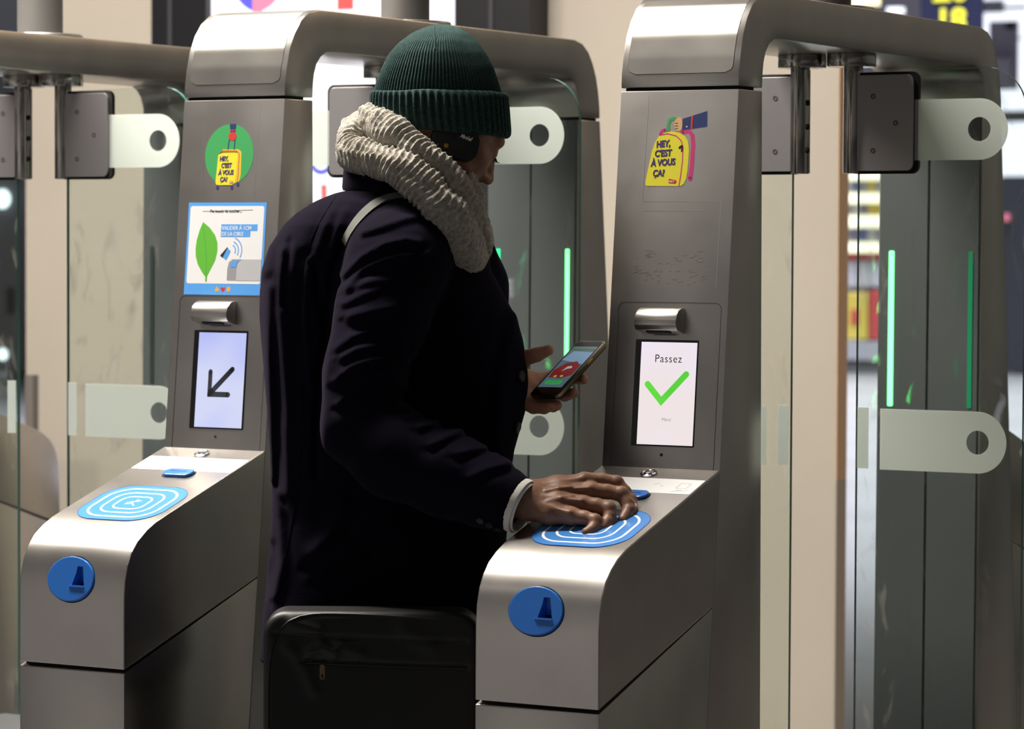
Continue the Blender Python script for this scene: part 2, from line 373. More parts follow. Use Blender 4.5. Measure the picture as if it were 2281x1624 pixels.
def door_panel(parent, s, cx, closed=True):
    """one swing panel; s=+1 swings to the right, -1 to the left; cx = hinge-side glass edge"""
    X = lambda d: cx + s * d
    fr = Frame((0, YC, 0), (1, 0, 0), (0, 0, 1))
    zt, zb, w, r = 1.8385, .16, .350, .085
    pts = [(X(0), zb), (X(w - .03), zb)] + [(X(w - r + r * math.cos(math.radians(a))), zt - r + r * math.sin(math.radians(a))) for a in range(0, 91, 9)] + [(X(0), zt - .006)]
    pts.insert(2, (X(w), zb + .03))
    fr2 = Frame((0, YC, 0), (1, 0, 0), (0, 0, 1))
    bm = bmesh.new()
    a = [bm.verts.new((x, YC - .005, z)) for x, z in pts]; b = [bm.verts.new((x, YC + .005, z)) for x, z in pts]
    bm.faces.new(a); bm.faces.new(b[::-1]); side = []
    for i in range(len(pts)): j = (i + 1) % len(pts); side.append(bm.faces.new((a[i], a[j], b[j], b[i])))
    bmesh.ops.recalc_face_normals(bm, faces=bm.faces)
    for f in side: f.material_index = 1
    me = bpy.data.meshes.new('glass_door'); bm.to_mesh(me); bm.free(); me.materials.append(M['glass']); me.materials.append(M['glass_edge'])
    g = bpy.data.objects.new('glass_door', me); col.objects.link(g); g.parent = parent; g['label'] = 'clear swing pane with a thick green edge'
    F2 = Frame((0, YC, 0), (1, 0, 0), (0, 0, 1))          # n points to -y, towards the camera side
    def band(z0, z1, x0, x1, hx):
        zc, rr = (z0 + z1) / 2, (z1 - z0) / 2; rr2 = rr * .985
        out = [(X(x0), z0)] + [(X(x1 - rr2 + rr2 * math.cos(math.radians(t))), zc + rr * math.sin(math.radians(t))) for t in range(-90, 91, 6)] + [(X(x0), z1)]
        bm = bmesh.new(); n = 60
        # outer outline resampled against the hole so the disc stays open
        hole = [(X(hx) + .0235 * math.cos(2 * PI * i / n), zc + .0235 * math.sin(2 * PI * i / n)) for i in range(n)]
        def hit(ang):
            dx, dz = math.cos(ang), math.sin(ang); best = None
            for (ax, az), (bx, bz) in zip(out, out[1:] + out[:1]):
                ex, ez = bx - ax, bz - az; den = dx * ez - dz * ex
                if abs(den) < 1e-12: continue
                px, pz = ax - X(hx), az - zc; t = (px * ez - pz * ex) / den; u = (px * dz - pz * dx) / den
                if t > 0 and -1e-6 <= u <= 1 + 1e-6 and (best is None or t < best): best = t
            return (X(hx) + dx * best, zc + dz * best)
        corners = [math.atan2(z - zc, x - X(hx)) for x, z in (out[0], out[-1])]
        angs = sorted([2 * PI * i / n - PI for i in range(n)] + corners)
        hole = [(X(hx) + .0235 * math.cos(t), zc + .0235 * math.sin(t)) for t in angs]; outer = [hit(t) for t in angs]
        ring(bm, F2, outer, hole, .0052, .0060)
        return from_bm('frosted_band', bm, M['frost'], g)
    band(1.658, 1.7775, .121, .315, .256)
    band(1.0455, 1.1665, .053, .318, .2585)
    bm = bmesh.new(); poly(bm, F2, [(X(.004), 1.0465), (X(.028), 1.0465), (X(.028), 1.168), (X(.004), 1.168)] if s > 0 else [(X(.028), 1.0465), (X(.004), 1.0465), (X(.004), 1.168), (X(.028), 1.168)], .0052, .006)
    from_bm('frosted_strip', bm, M['frost'], g)
    # clamp plates either side of the pane
    bm = bmesh.new(); x0, x1 = sorted((X(-.020), X(.1205)))
    for h0, h1 in ((.0055, .0125), (-.0125, -.0055)):
        poly(bm, F2, rrect(x0, x1, 1.6375, 1.8275, .014), h0, h1)
    pl = from_bm('hinge_plate', bm, M['plate'], parent, bevel=.001)
    bm = bmesh.new(); poly(bm, F2, rrect(x0 - (.0 if s > 0 else .008), x1 + (.008 if s > 0 else 0), 1.632, 1.833, .016), -.0055, .0055)
    from_bm('plate_gasket', bm, M['gap'], pl)
    for dx, z in ((.035, 1.785), (.083, 1.732), (.035, 1.678)):
        bm = bmesh.new(); ring(bm, F2, ell(X(dx), z, .0052, .0052, 20), ell(X(dx), z, .0026, .0026, 20), .0124, .0131)
        from_bm('screw', bm, M['seam'], pl)
    # hinge post, collar and its bolts
    px = X(-.0135)
    bm = bmesh.new(); bm_cyl(bm, (px, YC, 0), .0195, .0195, 1.633, 1.86); pv = from_bm('pivot_post', bm, M['chrome'], parent, bevel=.002, smooth=True)
    bm = bmesh.new(); bm_cyl(bm, (px + s * -.004, YC, 0), .049, .049, 1.8445, 1.8705, 40); from_bm('pivot_collar', bm, M['chrome'], parent, bevel=.002, smooth=True)
    if s < 0: box('clamp_block', px + .006, px + .0185, YC - .012, YC + .012, 1.634, 1.842, M['chrome'], pv, .0015)
    for z in (1.775, 1.727, 1.680) if s < 0 else ():
        bm = bmesh.new(); bm_cyl(bm, (px, YC - .006, z), .0058, .0058, px + .017, px + .0225, 16, 'x'); from_bm('bolt', bm, M['gap'], pv)
    return g

def make_gate(name, X, label, led=('led_on', 'led_dim'), door_turn=0):
    t = empty(name, (X, 0, 0), label, 'ticket gate')
    # cores: black inside showing in the joints
    core = [(.012, 0.02), (.012, .84), (.05, .93), (.11, .965), (.47, 1.075), (.535, 1.76), (.62, 1.76), (.63, .02)]
    core2 = [(.535, 1.74), (.536, 1.80), (.57, 1.90), (.64, 1.945), (.70, 1.945), (.70, 1.895), (.640, 1.885), (.602, 1.80), (.60, 1.74)]
    for mir in (False, True):
        extrude_profile('inner_core', core, -W + .006, -.006, M['gap'], t, 0, mir)
        extrude_profile('inner_core', core2, -W + .006, -.006, M['gap'], t, 0, mir)
        extrude_profile('base_panel', [(0, 0), (0, .7045), (.4340, .8420), (.3495, 0)], -W, 0, M['steel'], t, .0022, mir)
        pp = [(.353, 0), (.5267, 1.7725), (.6265, 1.7725), (.642, 0)]
        extrude_profile('upright_post', pp, -W, 0, M['steel'], t, .0022, mir)
    box('middle_body', -W + .004, -.004, .640, 2 * YC - .640, 0, .392, M['inner'], t, .004)
    bd = extrude_profile('reader_cabinet', NOSE, -W, 0, M['steel'], t, .0022)
    rc = extrude_profile('rear_cabinet', NOSE, -W, 0, M['steel'], t, .0022, True)
    ao = ARC_OUT + [(2 * YC - y, z) for y, z in ARC_OUT[::-1]]; ai = [(2 * YC - y, z) for y, z in ARC_IN[::-1]] + ARC_IN
    bm = bmesh.new(); pts = ao + ai
    L0 = [bm.verts.new((-W, y, z)) for y, z in pts]; L1 = [bm.verts.new((0, y, z)) for y, z in pts]; n = len(pts)
    for i in range(n): j = (i + 1) % n; bm.faces.new((L0[i], L0[j], L1[j], L1[i]))
    K = len(ARC_OUT); N2 = 2 * K; mI = len(ARC_IN)
    order_in = list(range(N2, N2 + 2 * mI))                     # rear inner end ... front inner end
    no = N2; outer = list(range(no)); inner = order_in[::-1]     # inner from front to rear
    # cap faces: strip between outer and inner polylines
    def cap(Lx):
        i = j = 0
        while i < len(outer) - 1 or j < len(inner) - 1:
            ti = i / (len(outer) - 1); tj = j / (len(inner) - 1)
            if (tj < ti and j < len(inner) - 1) or i == len(outer) - 1:
                bm.faces.new((Lx[outer[i]], Lx[inner[j]], Lx[inner[j + 1]])); j += 1
            else:
                bm.faces.new((Lx[outer[i]], Lx[inner[j]], Lx[outer[i + 1]])); i += 1
    cap(L0); cap(L1)
    bmesh.ops.recalc_face_normals(bm, faces=bm.faces)
    es = [e for e in bm.edges if e.calc_face_angle(0) > .9]
    bmesh.ops.bevel(bm, geom=es, offset=.0022, segments=2, profile=.5, affect='EDGES', clamp_overlap=True)
    from_bm('top_arch', bm, M['steel_top'], t, smooth=True)
    lid(t, 'lid_joint', -W + .0125, -.0125, .024, .235, .016, .0003, M['seam'])
    lid(t, 'service_lid', -W + .0135, -.0135, .025, .235, .015, .0007, M['steel_top'])
    # rear post inner face with light strips
    RF = Frame((-W, 2 * YC - .642, 0), (1, 0, 0), (0, .0087, 1))
    bm = bmesh.new()
    for a, b in ((.006, .1165), (.1215, .234)): poly(bm, RF, [(a, .02), (b, .02), (b, 1.7725), (a, 1.7725)], -.004, .0085)
    ip = from_bm('post_cover', bm, M['inner'], t, bevel=.001); ip['label'] = 'dark inner cover of the rear post with a centre joint'
    for k, (a, b) in enumerate(((.0285, .0405), (.2115, .2215))):
        bm = bmesh.new(); poly(bm, RF, rrect(a, b, 1.142, 1.478, .003, 3), .008, .0100)
        o = from_bm('light_strip', bm, M[led[k]], ip)
        if led[k] == 'led_on': o['label'] = 'lit green light strip'
    # panel joint around screen and scanner
    fr = LEAN
    pj = rrect(.0170, .2270, -.02, .303, .012); pj = [(x, max(y, .001)) for x, y in pj]; pk = [(x + (.0011 if x < .12 else -.0011), y - (.0011 if y > .15 else 0)) for x, y in pj]
    decal('panel_joint', fr, [('r', pj, pk)], M['seam'], t, -.0005, .0004)
    # scanner hood
    bm = bmesh.new(); prof = [(.2925, -.001), (.2915, .010), (.287, .021), (.279, .029), (.268, .033), (.2585, .0325), (.2505, .026), (.246, -.001)]
    xa, xb = .068, .153
    A = [bm.verts.new(fr(xa, s, h)) for s, h in prof]; B = [bm.verts.new(fr(xb, s, h)) for s, h in prof]
    bm.faces.new(A); bm.faces.new(B[::-1])
    for i in range(len(prof)): j = (i + 1) % len(prof); bm.faces.new((A[i], A[j], B[j], B[i]))
    sh = from_bm('scanner_hood', bm, M['steel_top'], t, bevel=.0012, smooth=True)
    bm = bmesh.new(); fu = Frame(fr(xa, .2485, .014), fr.ex, fr.n - fr.ey * -.28)
    poly(bm, fu, rrect(.018, .066, -.007, .007, .004), -.0012, .0025); from_bm('scanner_window', bm, M['bezel'], sh)
    # screen housing
    bz = decal('screen_bezel', fr, [('p', rrect(.0575, .185, .0405, .2345, .002, 3))], M['bezel'], t, -.001, .0012)
    decal('microphone_hole', fr, [('p', ell(.1205, .0255, .0029, .0029, 20))], M['gap'], t, 0, .0006)
    # top of the reader cabinet
    fs = SLOPE
    bm = bmesh.new(); o1 = [fs(x, y, .0) for x, y in ell(.1125, -.0275, .0155, .0155, 36)]
    prof = [(.0158, 0), (.0155, .0028), (.0125, .0042), (.0108, .0030), (.0092, .0030), (.0075, .0050), (.003, .0056)]
    rr = [[bm.verts.new(fs(x, y, h)) for x, y in ell(.1125, -.0275, r, r, 36)] for r, h in prof]
    for p, q in zip(rr, rr[1:]):
        for k in range(36): j = (k + 1) % 36; bm.faces.new((p[k], p[j], q[j], q[k]))
    bm.faces.new(rr[-1]); from_bm('lock_cap', bm, mat('cap_chrome', (.8, .8, .8), .12, 1) if 'cap' not in M else M['cap'], t, smooth=True)
    lb = decal('paper_label', fs, [('p', rrect(.004, .236, -.1165, -.0475, .003, 3))], M['label'], t, 0, .0006)
    sk = [('r', rrect(.196, .218, -.092, -.066, .003, 3), rrect(.1975, .2165, -.0905, -.0675, .002, 3)), ('s', [(.148, -.078), (.156, -.070)], .0012), ('s', [(.162, -.083), (.168, -.082)], .0012),
          ('s', [(.203, -.103), (.212, -.101)], .004), ('s', [(.196, -.107), (.201, -.106)], .002), ('s', [(.216, -.105), (.224, -.096)], .0015)]
    for q_ in sk: decal('label_print', fs, [q_], M['grey_print2'], lb, .0006, .0008)
    sl = decal('ticket_slot', fs, [('p', rrect(.0985, .1635, -.1525, -.1195, .0135))], M['blue'], t, 0, .0065, bevel=.002)
    decal('slot_rim', fs, [('r', rrect(.0960, .1660, -.1550, -.1170, .015), rrect(.0985, .1635, -.1525, -.1195, .0135))], M['gap'], sl, -.0005, .0010)
    decal('slot_opening', fs, [('p', rrect(.112, .150, -.1355, -.1340, .0004, 2))], M['gap'], sl, .0060, .0067)
    px0, px1, py0, py1 = .0335, .2235, -.3745, -.2040; cx, cy = (px0 + px1) / 2, (py0 + py1) / 2
    def scaled(k, w=0): hx, hy = (px1 - px0) / 2 * k - w, (py1 - py0) / 2 * k - w; return rrect(cx - hx, cx + hx, cy - hy, cy + hy, .058 * k - w, 12)
    pad = decal('card_reader_pad', fs, [('p', scaled(1))], M['pad_blue'], t, 0, .0010)
    decal('pad_rim', fs, [('r', scaled(1.012), scaled(.995))], M['blue_deep'], pad, -.0005, .0014)
    for k, w in ((.84, .0048), (.60, .0042), (.375, .0038)): decal('target_ring', fs, [('r', scaled(k), scaled(k, w))], M['white'], pad, .0009, .0013)
    decal('target_symbol', fs, [('p', ell(cx + .0035, cy + .0125, .0032, .0036, 14)), ('s', [(cx - .013, cy - .001), (cx - .004, cy + .006), (cx + .004, cy + .006), (cx + .013, cy + .012)], .0018),
                                ('s', [(cx - .003, cy + .005), (cx + .001, cy - .003), (cx + .011, cy - .013)], .0030), ('s', [(cx - .001, cy - .001), (cx - .005, cy - .006), (cx - .013, cy - .007)], .0018)], M['white'], pad, .0009, .0013)
    # blue ticket mouth let into the nose
    fn = Frame((-W + .1175, .0045, .8710), (1, 0, 0), (0, .20, .98))
    bm = bmesh.new(); poly(bm, fn, ell(0, 0, .0545, .0435, 56), -.035, .03); cu = from_bm('cut', bm, M['gap']); cu.parent = t
    bpy.context.view_layer.update(); boolean(bd, cu); nose_normals(bd.data)
    bm = bmesh.new(); poly(bm, fn, ell(0, 0, .0528, .0418, 56), -.03, .0045); dsc = from_bm('ticket_mouth', bm, M['blue'], t, bevel=.0018)
    bm = bmesh.new(); A = [bm.verts.new(fn(x, y, h)) for x, y, h in ((.002, -.011, .02), (.033, -.011, .02), (.026, .024, .02), (.013, .024, .02), (.010, -.011, -.022), (.033, -.011, -.022), (.026, .024, -.004), (.014, .024, -.004))]
    for f in ((0, 1, 2, 3), (4, 5, 6, 7), (0, 1, 5, 4), (1, 2, 6, 5), (2, 3, 7, 6), (3, 0, 4, 7)): bm.faces.new([A[i] for i in f])
    cu = from_bm('cut', bm, M['gap']); cu.parent = t; bpy.context.view_layer.update(); boolean(dsc, cu)
    for p_ in dsc.data.polygons: p_.use_smooth = False
    decal('mouth_ledge', fn, [('p', rrect(-.001, .0335, -.0145, -.0115, .001, 2))], M['blue'], dsc, .003, .0062)
    # doors
    door_panel(t, 1, -.0485); door_panel(t, -1, -W + .0485)
    # pole up to the ceiling
    bm = bmesh.new(); bm_cyl(bm, (-W / 2, YC - .01, 0), .052, .052, 1.955, 4.2, 48); pl = from_bm('ceiling_pole', bm, M['pole'], t, smooth=True)
    bm = bmesh.new(); bm_cyl(bm, (-W / 2, YC - .01, 0), .100, .098, 1.953, 1.963, 48); from_bm('pole_flange', bm, M['steel_dark'], pl, bevel=.001, smooth=True)
    if door_turn: pass
    gates.append(t); return t
M['cap'] = mat('cap_chrome', (.8, .8, .8), .12, 1)
M['pole'] = mat('painted_pole', (.105, .10, .095), .55, .2)

gR = make_gate('ticket_gate', 0, 'steel ticket gate whose screen says Passez, beside the right hand of the person', ('led_on', 'led_dim'))
gL = make_gate('ticket_gate', -P, 'steel ticket gate with a poster and an arrow screen, left of the person', ('led_mid', 'led_on'))
def copy_tree(o, parent=None):
    c = o.copy(); col.objects.link(c)
    if parent: c.parent = parent
    for ch in list(o.children): copy_tree(ch, c)
    return c
g3 = make_gate('ticket_gate', -2 * P, 'steel ticket gate at the left edge, its beam and glass doors behind the poster gate', ('led_off', 'led_off'))
g4 = copy_tree(g3); g4.location.x = -3 * P; g4['label'] = 'farthest ticket gate at the left edge, showing only its rounded grey rear cabinet through glass'
for g in (gR, gL, g3, g4): g['group'] = 'ticket gates in a row'

# ---- what differs between the gates: screens and stickers
fr = LEAN
def child(g, name): return [c for c in g.children if c.name.split('.')[0] == name][0]
def seamless(g):
    pass
# right gate: Passez screen
bz = child(gR, 'screen_bezel')
o = decal('screen_image', fr, [('p', [(.0695, .0435), (.1825, .0435), (.1825, .230), (.0695, .230)])], M['scr_pink'], bz, .0010, .0016); o['label'] = 'pale pink lit screen with a green tick'
text('screen_text', fr, 'Passez', .1255, .1935, .0205, M['arrow'], bz, .0018, 'CENTER', -.004, spacing=1.12, sx=.93)
text('screen_text', fr, 'Merci', .1275, .0870, .0085, M['ink_soft'], bz, .0018, 'CENTER', sx=.95)
tk = [(.0865, .1530), (.1155, .1225), (.1635, .1725)]
bm = bmesh.new()
def tick_outline(a, b, c, w):
    A, B, C_ = Vector(a), Vector(b), Vector(c); u = (B - A).normalized(); v = (C_ - B).normalized(); nu = Vector((-u.y, u.x)) * w / 2; nv = Vector((-v.y, v.x)) * w / 2; P_ = []
    def cap_(p, n, k): 
        a0 = math.atan2(n.y, n.x); return [(p.x + w / 2 * math.cos(a0 + k * PI * i / 10), p.y + w / 2 * math.sin(a0 + k * PI * i / 10)) for i in range(11)]
    def cross(p, d, q, e):
        den = d.x * e.y - d.y * e.x; t = ((q.x - p.x) * e.y - (q.y - p.y) * e.x) / den; return (p.x + d.x * t, p.y + d.y * t)
    P_ += cap_(A, nu, 1) + [cross(A - nu, u, C_ - nv, v)] + cap_(C_, -nv, 1) + [cross(A + nu, u, C_ + nv, v)]
    return P_
poly(bm, fr, tick_outline(*tk, .0115), .0014, .0019); from_bm('screen_tick', bm, M['check'], bz)
# scanner red glow
sh = child(gR, 'scanner_hood')
fu = Frame(fr(.068, .2485, .014), fr.ex, fr.n - fr.ey * -.28)
decal('scanner_light', fu, [('p', rrect(.026, .044, .0045, .0075, .001, 2))], M['red_glow'], sh, -.002, -.0011)
# left gate: arrow screen
bz = child(gL, 'screen_bezel')
o = decal('screen_image', fr, [('p', [(.0695, .0435), (.1815, .0435), (.1815, .230), (.0695, .230)])], M['scr_blue'], bz, .0010, .0016); o['label'] = 'pale blue lit screen with a dark arrow'
decal('screen_arrow', fr, [('s', [(.1530, .1585), (.1065, .1135)], .0105), ('s', [(.1015, .1530), (.1015, .1080)], .0095), ('s', [(.1455, .1085), (.1015, .1085)], .0105), ('p', [(.0967, .1032), (.108, .1032), (.108, .118), (.0967, .118)])], M['arrow'], bz, .0016, .0019)

def hand_letters(fr, lines, par, size, m):
    for s, x, y, rot in lines: text('sticker_text', fr, s, x, y, size, m, par, .0011, 'LEFT', .038, rot, .12, .84, 1.0)

# right gate sticker: yellow backpack held by a hand
H0, H1 = 0, .0005
bag = decal('backpack_sticker', fr, [('p', [(.0600, .5215), (.0605, .5170), (.0640, .5155), (.1320, .5150), (.1385, .5190), (.1430, .5280), (.1450, .5450), (.1460, .5800), (.1435, .5960), (.1360, .6065), (.1240, .6130), (.1080, .6155), (.0950, .6130), (.0840, .6075), (.0760, .5960), (.0700, .5780), (.0640, .5450)])], M['yellow'], gR, H0, .0007)
bag['label'] = 'yellow backpack sticker with purple handwriting'
decal('strap_print', fr, [('s', [(.1300, .6130), (.1430, .6160), (.1510, .6080), (.1535, .5900), (.1530, .5500), (.1505, .5280)], .0080)], M['pink'], bag, 0, .0005)
decal('strap_loop_print', fr, [('s', [(.0860, .6090), (.0880, .6160), (.0950, .6180)], .006)], M['pink'], bag, 0, .0005)
decal('zip_print', fr, [('s', [(.0850, .6085), (.1000, .6110), (.1180, .6070), (.1290, .5980), (.1335, .5850), (.1335, .5600), (.1315, .5350), (.1290, .5155)], .0020)], M['pink'], bag, .0006, .0009)
decal('zip_pull_print', fr, [('s', [(.1265, .5850), (.1310, .5880)], .0042), ('s', [(.1320, .5850), (.1310, .5790)], .003)], M['black_print'], bag, .0007, .0011)
decal('handle_print', fr, [('s', [(.1020, .6130), (.1010, .6260), (.1035, .6360), (.1100, .6385), (.1180, .6370)], .0065), ('s', [(.1190, .6150), (.1240, .6160)], .003)], M['green'], bag, 0, .0006)
decal('hand_print', fr, [('p', [(.1130, .6290), (.1140, .6350), (.1180, .6400), (.1240, .6415), (.1285, .6370), (.1300, .6270), (.1290, .6190), (.1240, .6150), (.1190, .6160), (.1150, .6200)])], M['skin_print'], bag, .0005, .0008)
decal('finger_lines', fr, [('s', [(.1150, .6300), (.1200, .6300)], .0011), ('s', [(.1150, .6250), (.1205, .6250)], .0011), ('s', [(.1160, .6200), (.1210, .6205)], .0011)], M['black_print'], bag, .0008, .0010)
decal('sleeve_print', fr, [('p', [(.1300, .6380), (.1300, .6170), (.1800, .6230), (.1790, .6515)])], M['navy'], bag, 0, .0006)
decal('cuff_print', fr, [('p', [(.1470, .6425), (.1472, .6185), (.1505, .6190), (.1510, .6435)])], M['red'], bag, .0005, .0009)
decal('button_print', fr, [('p', ell(.1390, .6235, .0014, .0014, 12))], M['white'], bag, .0005, .0009)
hand_letters(fr, [('HEY,', .0790, .5860, .08), ("C'EST", .0765, .5690, .05), ('À VOUS', .0700, .5515, .06), ('ÇA?', .0745, .5330, .04)], bag, .0165, M['purple'])
lg = decal('logo_print', fr, [('p', [(.1075, .5205), (.1080, .5285), (.1225, .5260), (.1240, .5230), (.1215, .5195)])], M['red'], bag, .0006, .0010)
text('logo_letters', fr, 'SNCF', .1086, .5215, .0050, M['white'], bag, .0012, 'LEFT', .01, shear=.2, sx=.85)
# tape marks and glue residue
decal('tape_mark', fr, [('p', [(.0550, .4700), (.0550, .4705), (.1760, .4700), (.1760, .4695)]), ('p', [(.0560, .4870), (.0560, .4875), (.2160, .4870), (.2160, .4865)]), ('p', [(.0555, .4900), (.0560, .4900), (.0590, .6800), (.0585, .6800)]), ('p', [(.2135, .3300), (.2142, .3300), (.2162, .4870), (.2155, .4870)])], M['tape'], gR, 0, .0003)
gr = random.Random(3)
bm = bmesh.new()
for cx_, cy_, rx_, ry_, n_ in ((.075, .372, .038, .030, 26), (.155, .368, .038, .034, 26), (.115, .352, .06, .014, 12)):
    for _ in range(n_):
        a = gr.uniform(0, 2 * PI); q = gr.uniform(.2, 1) ** .5; x_, y_ = cx_ + rx_ * q * math.cos(a), cy_ + ry_ * q * math.sin(a)
        ln_ = gr.uniform(.003, .012); stroke(bm, fr, [(x_, y_), (x_ + ln_ * .6, y_ + gr.uniform(-.001, .0015)), (x_ + ln_, y_ + gr.uniform(-.001, .002))], gr.uniform(.0003, .0009), 0, .0002, False)
from_bm('glue_residue', bm, M['stain'], gR)

# left gate: suitcase sticker
sc_ = decal('suitcase_sticker', fr, [('p', ell(.1160, .5815, .0575, .0610, 56))], M['green'], gL, H0, .0004); sc_['label'] = 'green round sticker with a yellow suitcase'
decal('suitcase_back_print', fr, [('p', [(.0965, .5850), (.1000, .5920), (.1380, .5920), (.1450, .5870), (.1465, .5400), (.1430, .5290), (.1300, .5250), (.1000, .5400)])], M['yellow_side'], sc_, .0004, .0006)
decal('suitcase_print', fr, [('p', [(.0870, .5270), (.0890, .5225), (.0950, .5215), (.1260, .5215), (.1330, .5260), (.1350, .5400), (.1365, .5800), (.1340, .5850), (.1270, .5865), (.0950, .5850), (.0900, .5810), (.0890, .5600)])], M['yellow'], sc_, .0006, .0008)
decal('suitcase_lines', fr, [('s', [(.0940, .5850), (.1000, .5895), (.1330, .5890), (.1400, .5840), (.1400, .5400), (.1380, .5270)], .0012)], M['red'], sc_, .0007, .0009)
decal('suitcase_rim', fr, [('s', [(.0920, .5835), (.1000, .5868), (.1350, .5866)], .0010)], M['black_print'], sc_, .0008, .0010)
decal('trolley_print', fr, [('s', [(.1125, .5920), (.1145, .6150)], .0022), ('s', [(.1270, .5920), (.1280, .6150)], .0022)], M['navy'], sc_, .0005, .0007)
decal('fist_print', fr, [('p', ell(.1215, .6180, .0095, .0085, 24))], M['red'], sc_, .0006, .0009)
decal('sleeve_print', fr, [('p', [(.1160, .6250), (.1270, .6250), (.1290, .6425), (.1135, .6425)])], M['navy'], sc_, .0005, .0008)
decal('cuff_print', fr, [('p', [(.1155, .6285), (.1275, .6290), (.1276, .6310), (.1153, .6305)])], M['red'], sc_, .0007, .0010)
decal('wheel_print', fr, [('p', ell(.0925, .5165, .0032, .0045, 14)), ('p', ell(.1265, .5165, .0032, .0045, 14)), ('p', ell(.1405, .5225, .0032, .0045, 14))], M['purple'], sc_, 0, .0005)
for s, x_, y_, r_ in (('HEY,', .0940, .5695, .03), ("C'EST", .0985, .5560, .02), ('À VOUS', .0930, .5420, .02), ('ÇA?', .0975, .5285, .02)): text('sticker_text', fr, s, x_, y_, .0125, M['purple'], sc_, .0012, 'LEFT', .038, r_, .12, .82, .98)
decal('logo_print', fr, [('p', rrect(.1205, .1290, .5240, .5290, .001, 2))], M['red'], sc_, .0008, .0010)
text('logo_letters', fr, 'SNCF', .1212, .5252, .0032, M['white'], sc_, .0012, 'LEFT', .01, sx=.85)
decal('tape_mark', fr, [('p', [(.0540, .4870), (.0544, .4870), (.0585, .6880), (.0581, .6880)]), ('p', [(.1800, .4870), (.1804, .4870), (.1845, .6880), (.1841, .6880)])], M['tape'], gL, 0, .0003)
# left gate poster
ps = decal('poster', fr, [('p', [(.0262, .3045), (.2115, .3045), (.2115, .4870), (.0262, .4870)])], M['poster_blue'], gL, 0, .0006); ps['label'] = 'blue framed white poster with a green leaf'
decal('poster_sheet', fr, [('p', rrect(.0310, .2065, .3265, .4800, .005))], M['white'], ps, .0005, .0008)
text('poster_text', fr, 'Pas besoin de toucher...', .1160, .4675, .0078, M['black_print'], ps, .0010, 'CENTER', .015, sx=1.0)
decal('poster_strike', fr, [('p', [(.0600, .4693), (.0600, .4699), (.1800, .4725), (.1800, .4718)])], M['black_print'], ps, .0008, .0011)
lf = [(.0630, .4485), (.0560, .4330), (.0500, .4120), (.0485, .3950), (.0500, .3800), (.0560, .3640), (.0680, .3480), (.0755, .3400), (.0760, .3300), (.0800, .3300), (.0800, .3410), (.0880, .3560), (.0970, .3720), (.1010, .3900), (.1000, .4080), (.0930, .4230), (.0800, .4370)]
decal('leaf_print', fr, [('p', lf)], M['leaf'], ps, .0008, .0010)
decal('leaf_vein', fr, [('s', [(.0778, .3400), (.0740, .3900), (.0640, .4400)], .0009)], M['green'], ps, .0010, .0012)
decal('text_panel', fr, [('p', [(.1070, .4310), (.1930, .4310), (.1930, .4440), (.1070, .4440)]), ('p', [(.1070, .4190), (.1770, .4190), (.1770, .4310), (.1070, .4310)])], M['poster_blue'], ps, .0008, .0010)
text('poster_text', fr, 'VALIDER À 1CM', .1085, .4328, .0107, M['white'], ps, .0011, 'LEFT', .012, sx=.93)
text('poster_text', fr, 'DE LA CIBLE', .1085, .4212, .0107, M['white'], ps, .0011, 'LEFT', .012, sx=.90)
def arc(cx, cy, r, a0, a1, n=12): return [(cx + r * math.cos(math.radians(a0 + (a1 - a0) * i / n)), cy + r * math.sin(math.radians(a0 + (a1 - a0) * i / n))) for i in range(n + 1)]
decal('signal_waves', fr, [('s', arc(.1330, .3920, .011, -25, 65), .0022), ('s', arc(.1330, .3920, .018, -28, 68), .0022), ('s', arc(.1330, .3920, .026, -30, 70), .0022)], M['poster_blue'], ps, .0008, .0010)
decal('card_print', fr, [('p', [(.1150, .3790), (.1230, .3730), (.1330, .3910), (.1250, .3970)])], M['poster_blue'], ps, .0009, .0011)
decal('card_edge_print', fr, [('p', [(.1080, .3820), (.1150, .3770), (.1270, .3960), (.1240, .3990)])], M['black_print'], ps, .0008, .0010)
decal('barrier_print', fr, [('p', [(.1270, .3330), (.1270, .3560), (.1300, .3690), (.1380, .3750), (.2065, .3750), (.2065, .3330)])], M['grey_print'], ps, .0008, .0010)
decal('barrier_face_print', fr, [('p', [(.1490, .3330), (.1490, .3560), (.1520, .3680), (.1620, .3750), (.2065, .3750), (.2065, .3330)])], M['grey_print2'], ps, .0010, .0012)
decal('target_print', fr, [('p', [(.1340, .3590), (.1350, .3670), (.1420, .3720), (.1540, .3725), (.1480, .3660), (.1470, .3590)])], M['poster_blue'], ps, .0011, .0013)
decal('heart_print', fr, [('p', [(.1190, .3100), (.1135, .3160), (.1140, .3195), (.1165, .3200), (.1190, .3180), (.1215, .3200), (.1240, .3195), (.1245, .3160)])], M['red'], ps, .0006, .0009)
decal('thumb_print', fr, [('p', [(.1010, .3110), (.1095, .3110), (.1105, .3165), (.1060, .3170), (.1055, .3215), (.1035, .3210), (.1030, .3165), (.1005, .3160)]), ('p', [(.1280, .3115), (.1340, .3100), (.1370, .3140), (.1365, .3200), (.1320, .3215), (.1290, .3190)])], M['orange'], ps, .0006, .0009)
for k in (-.012, .002):
    pass

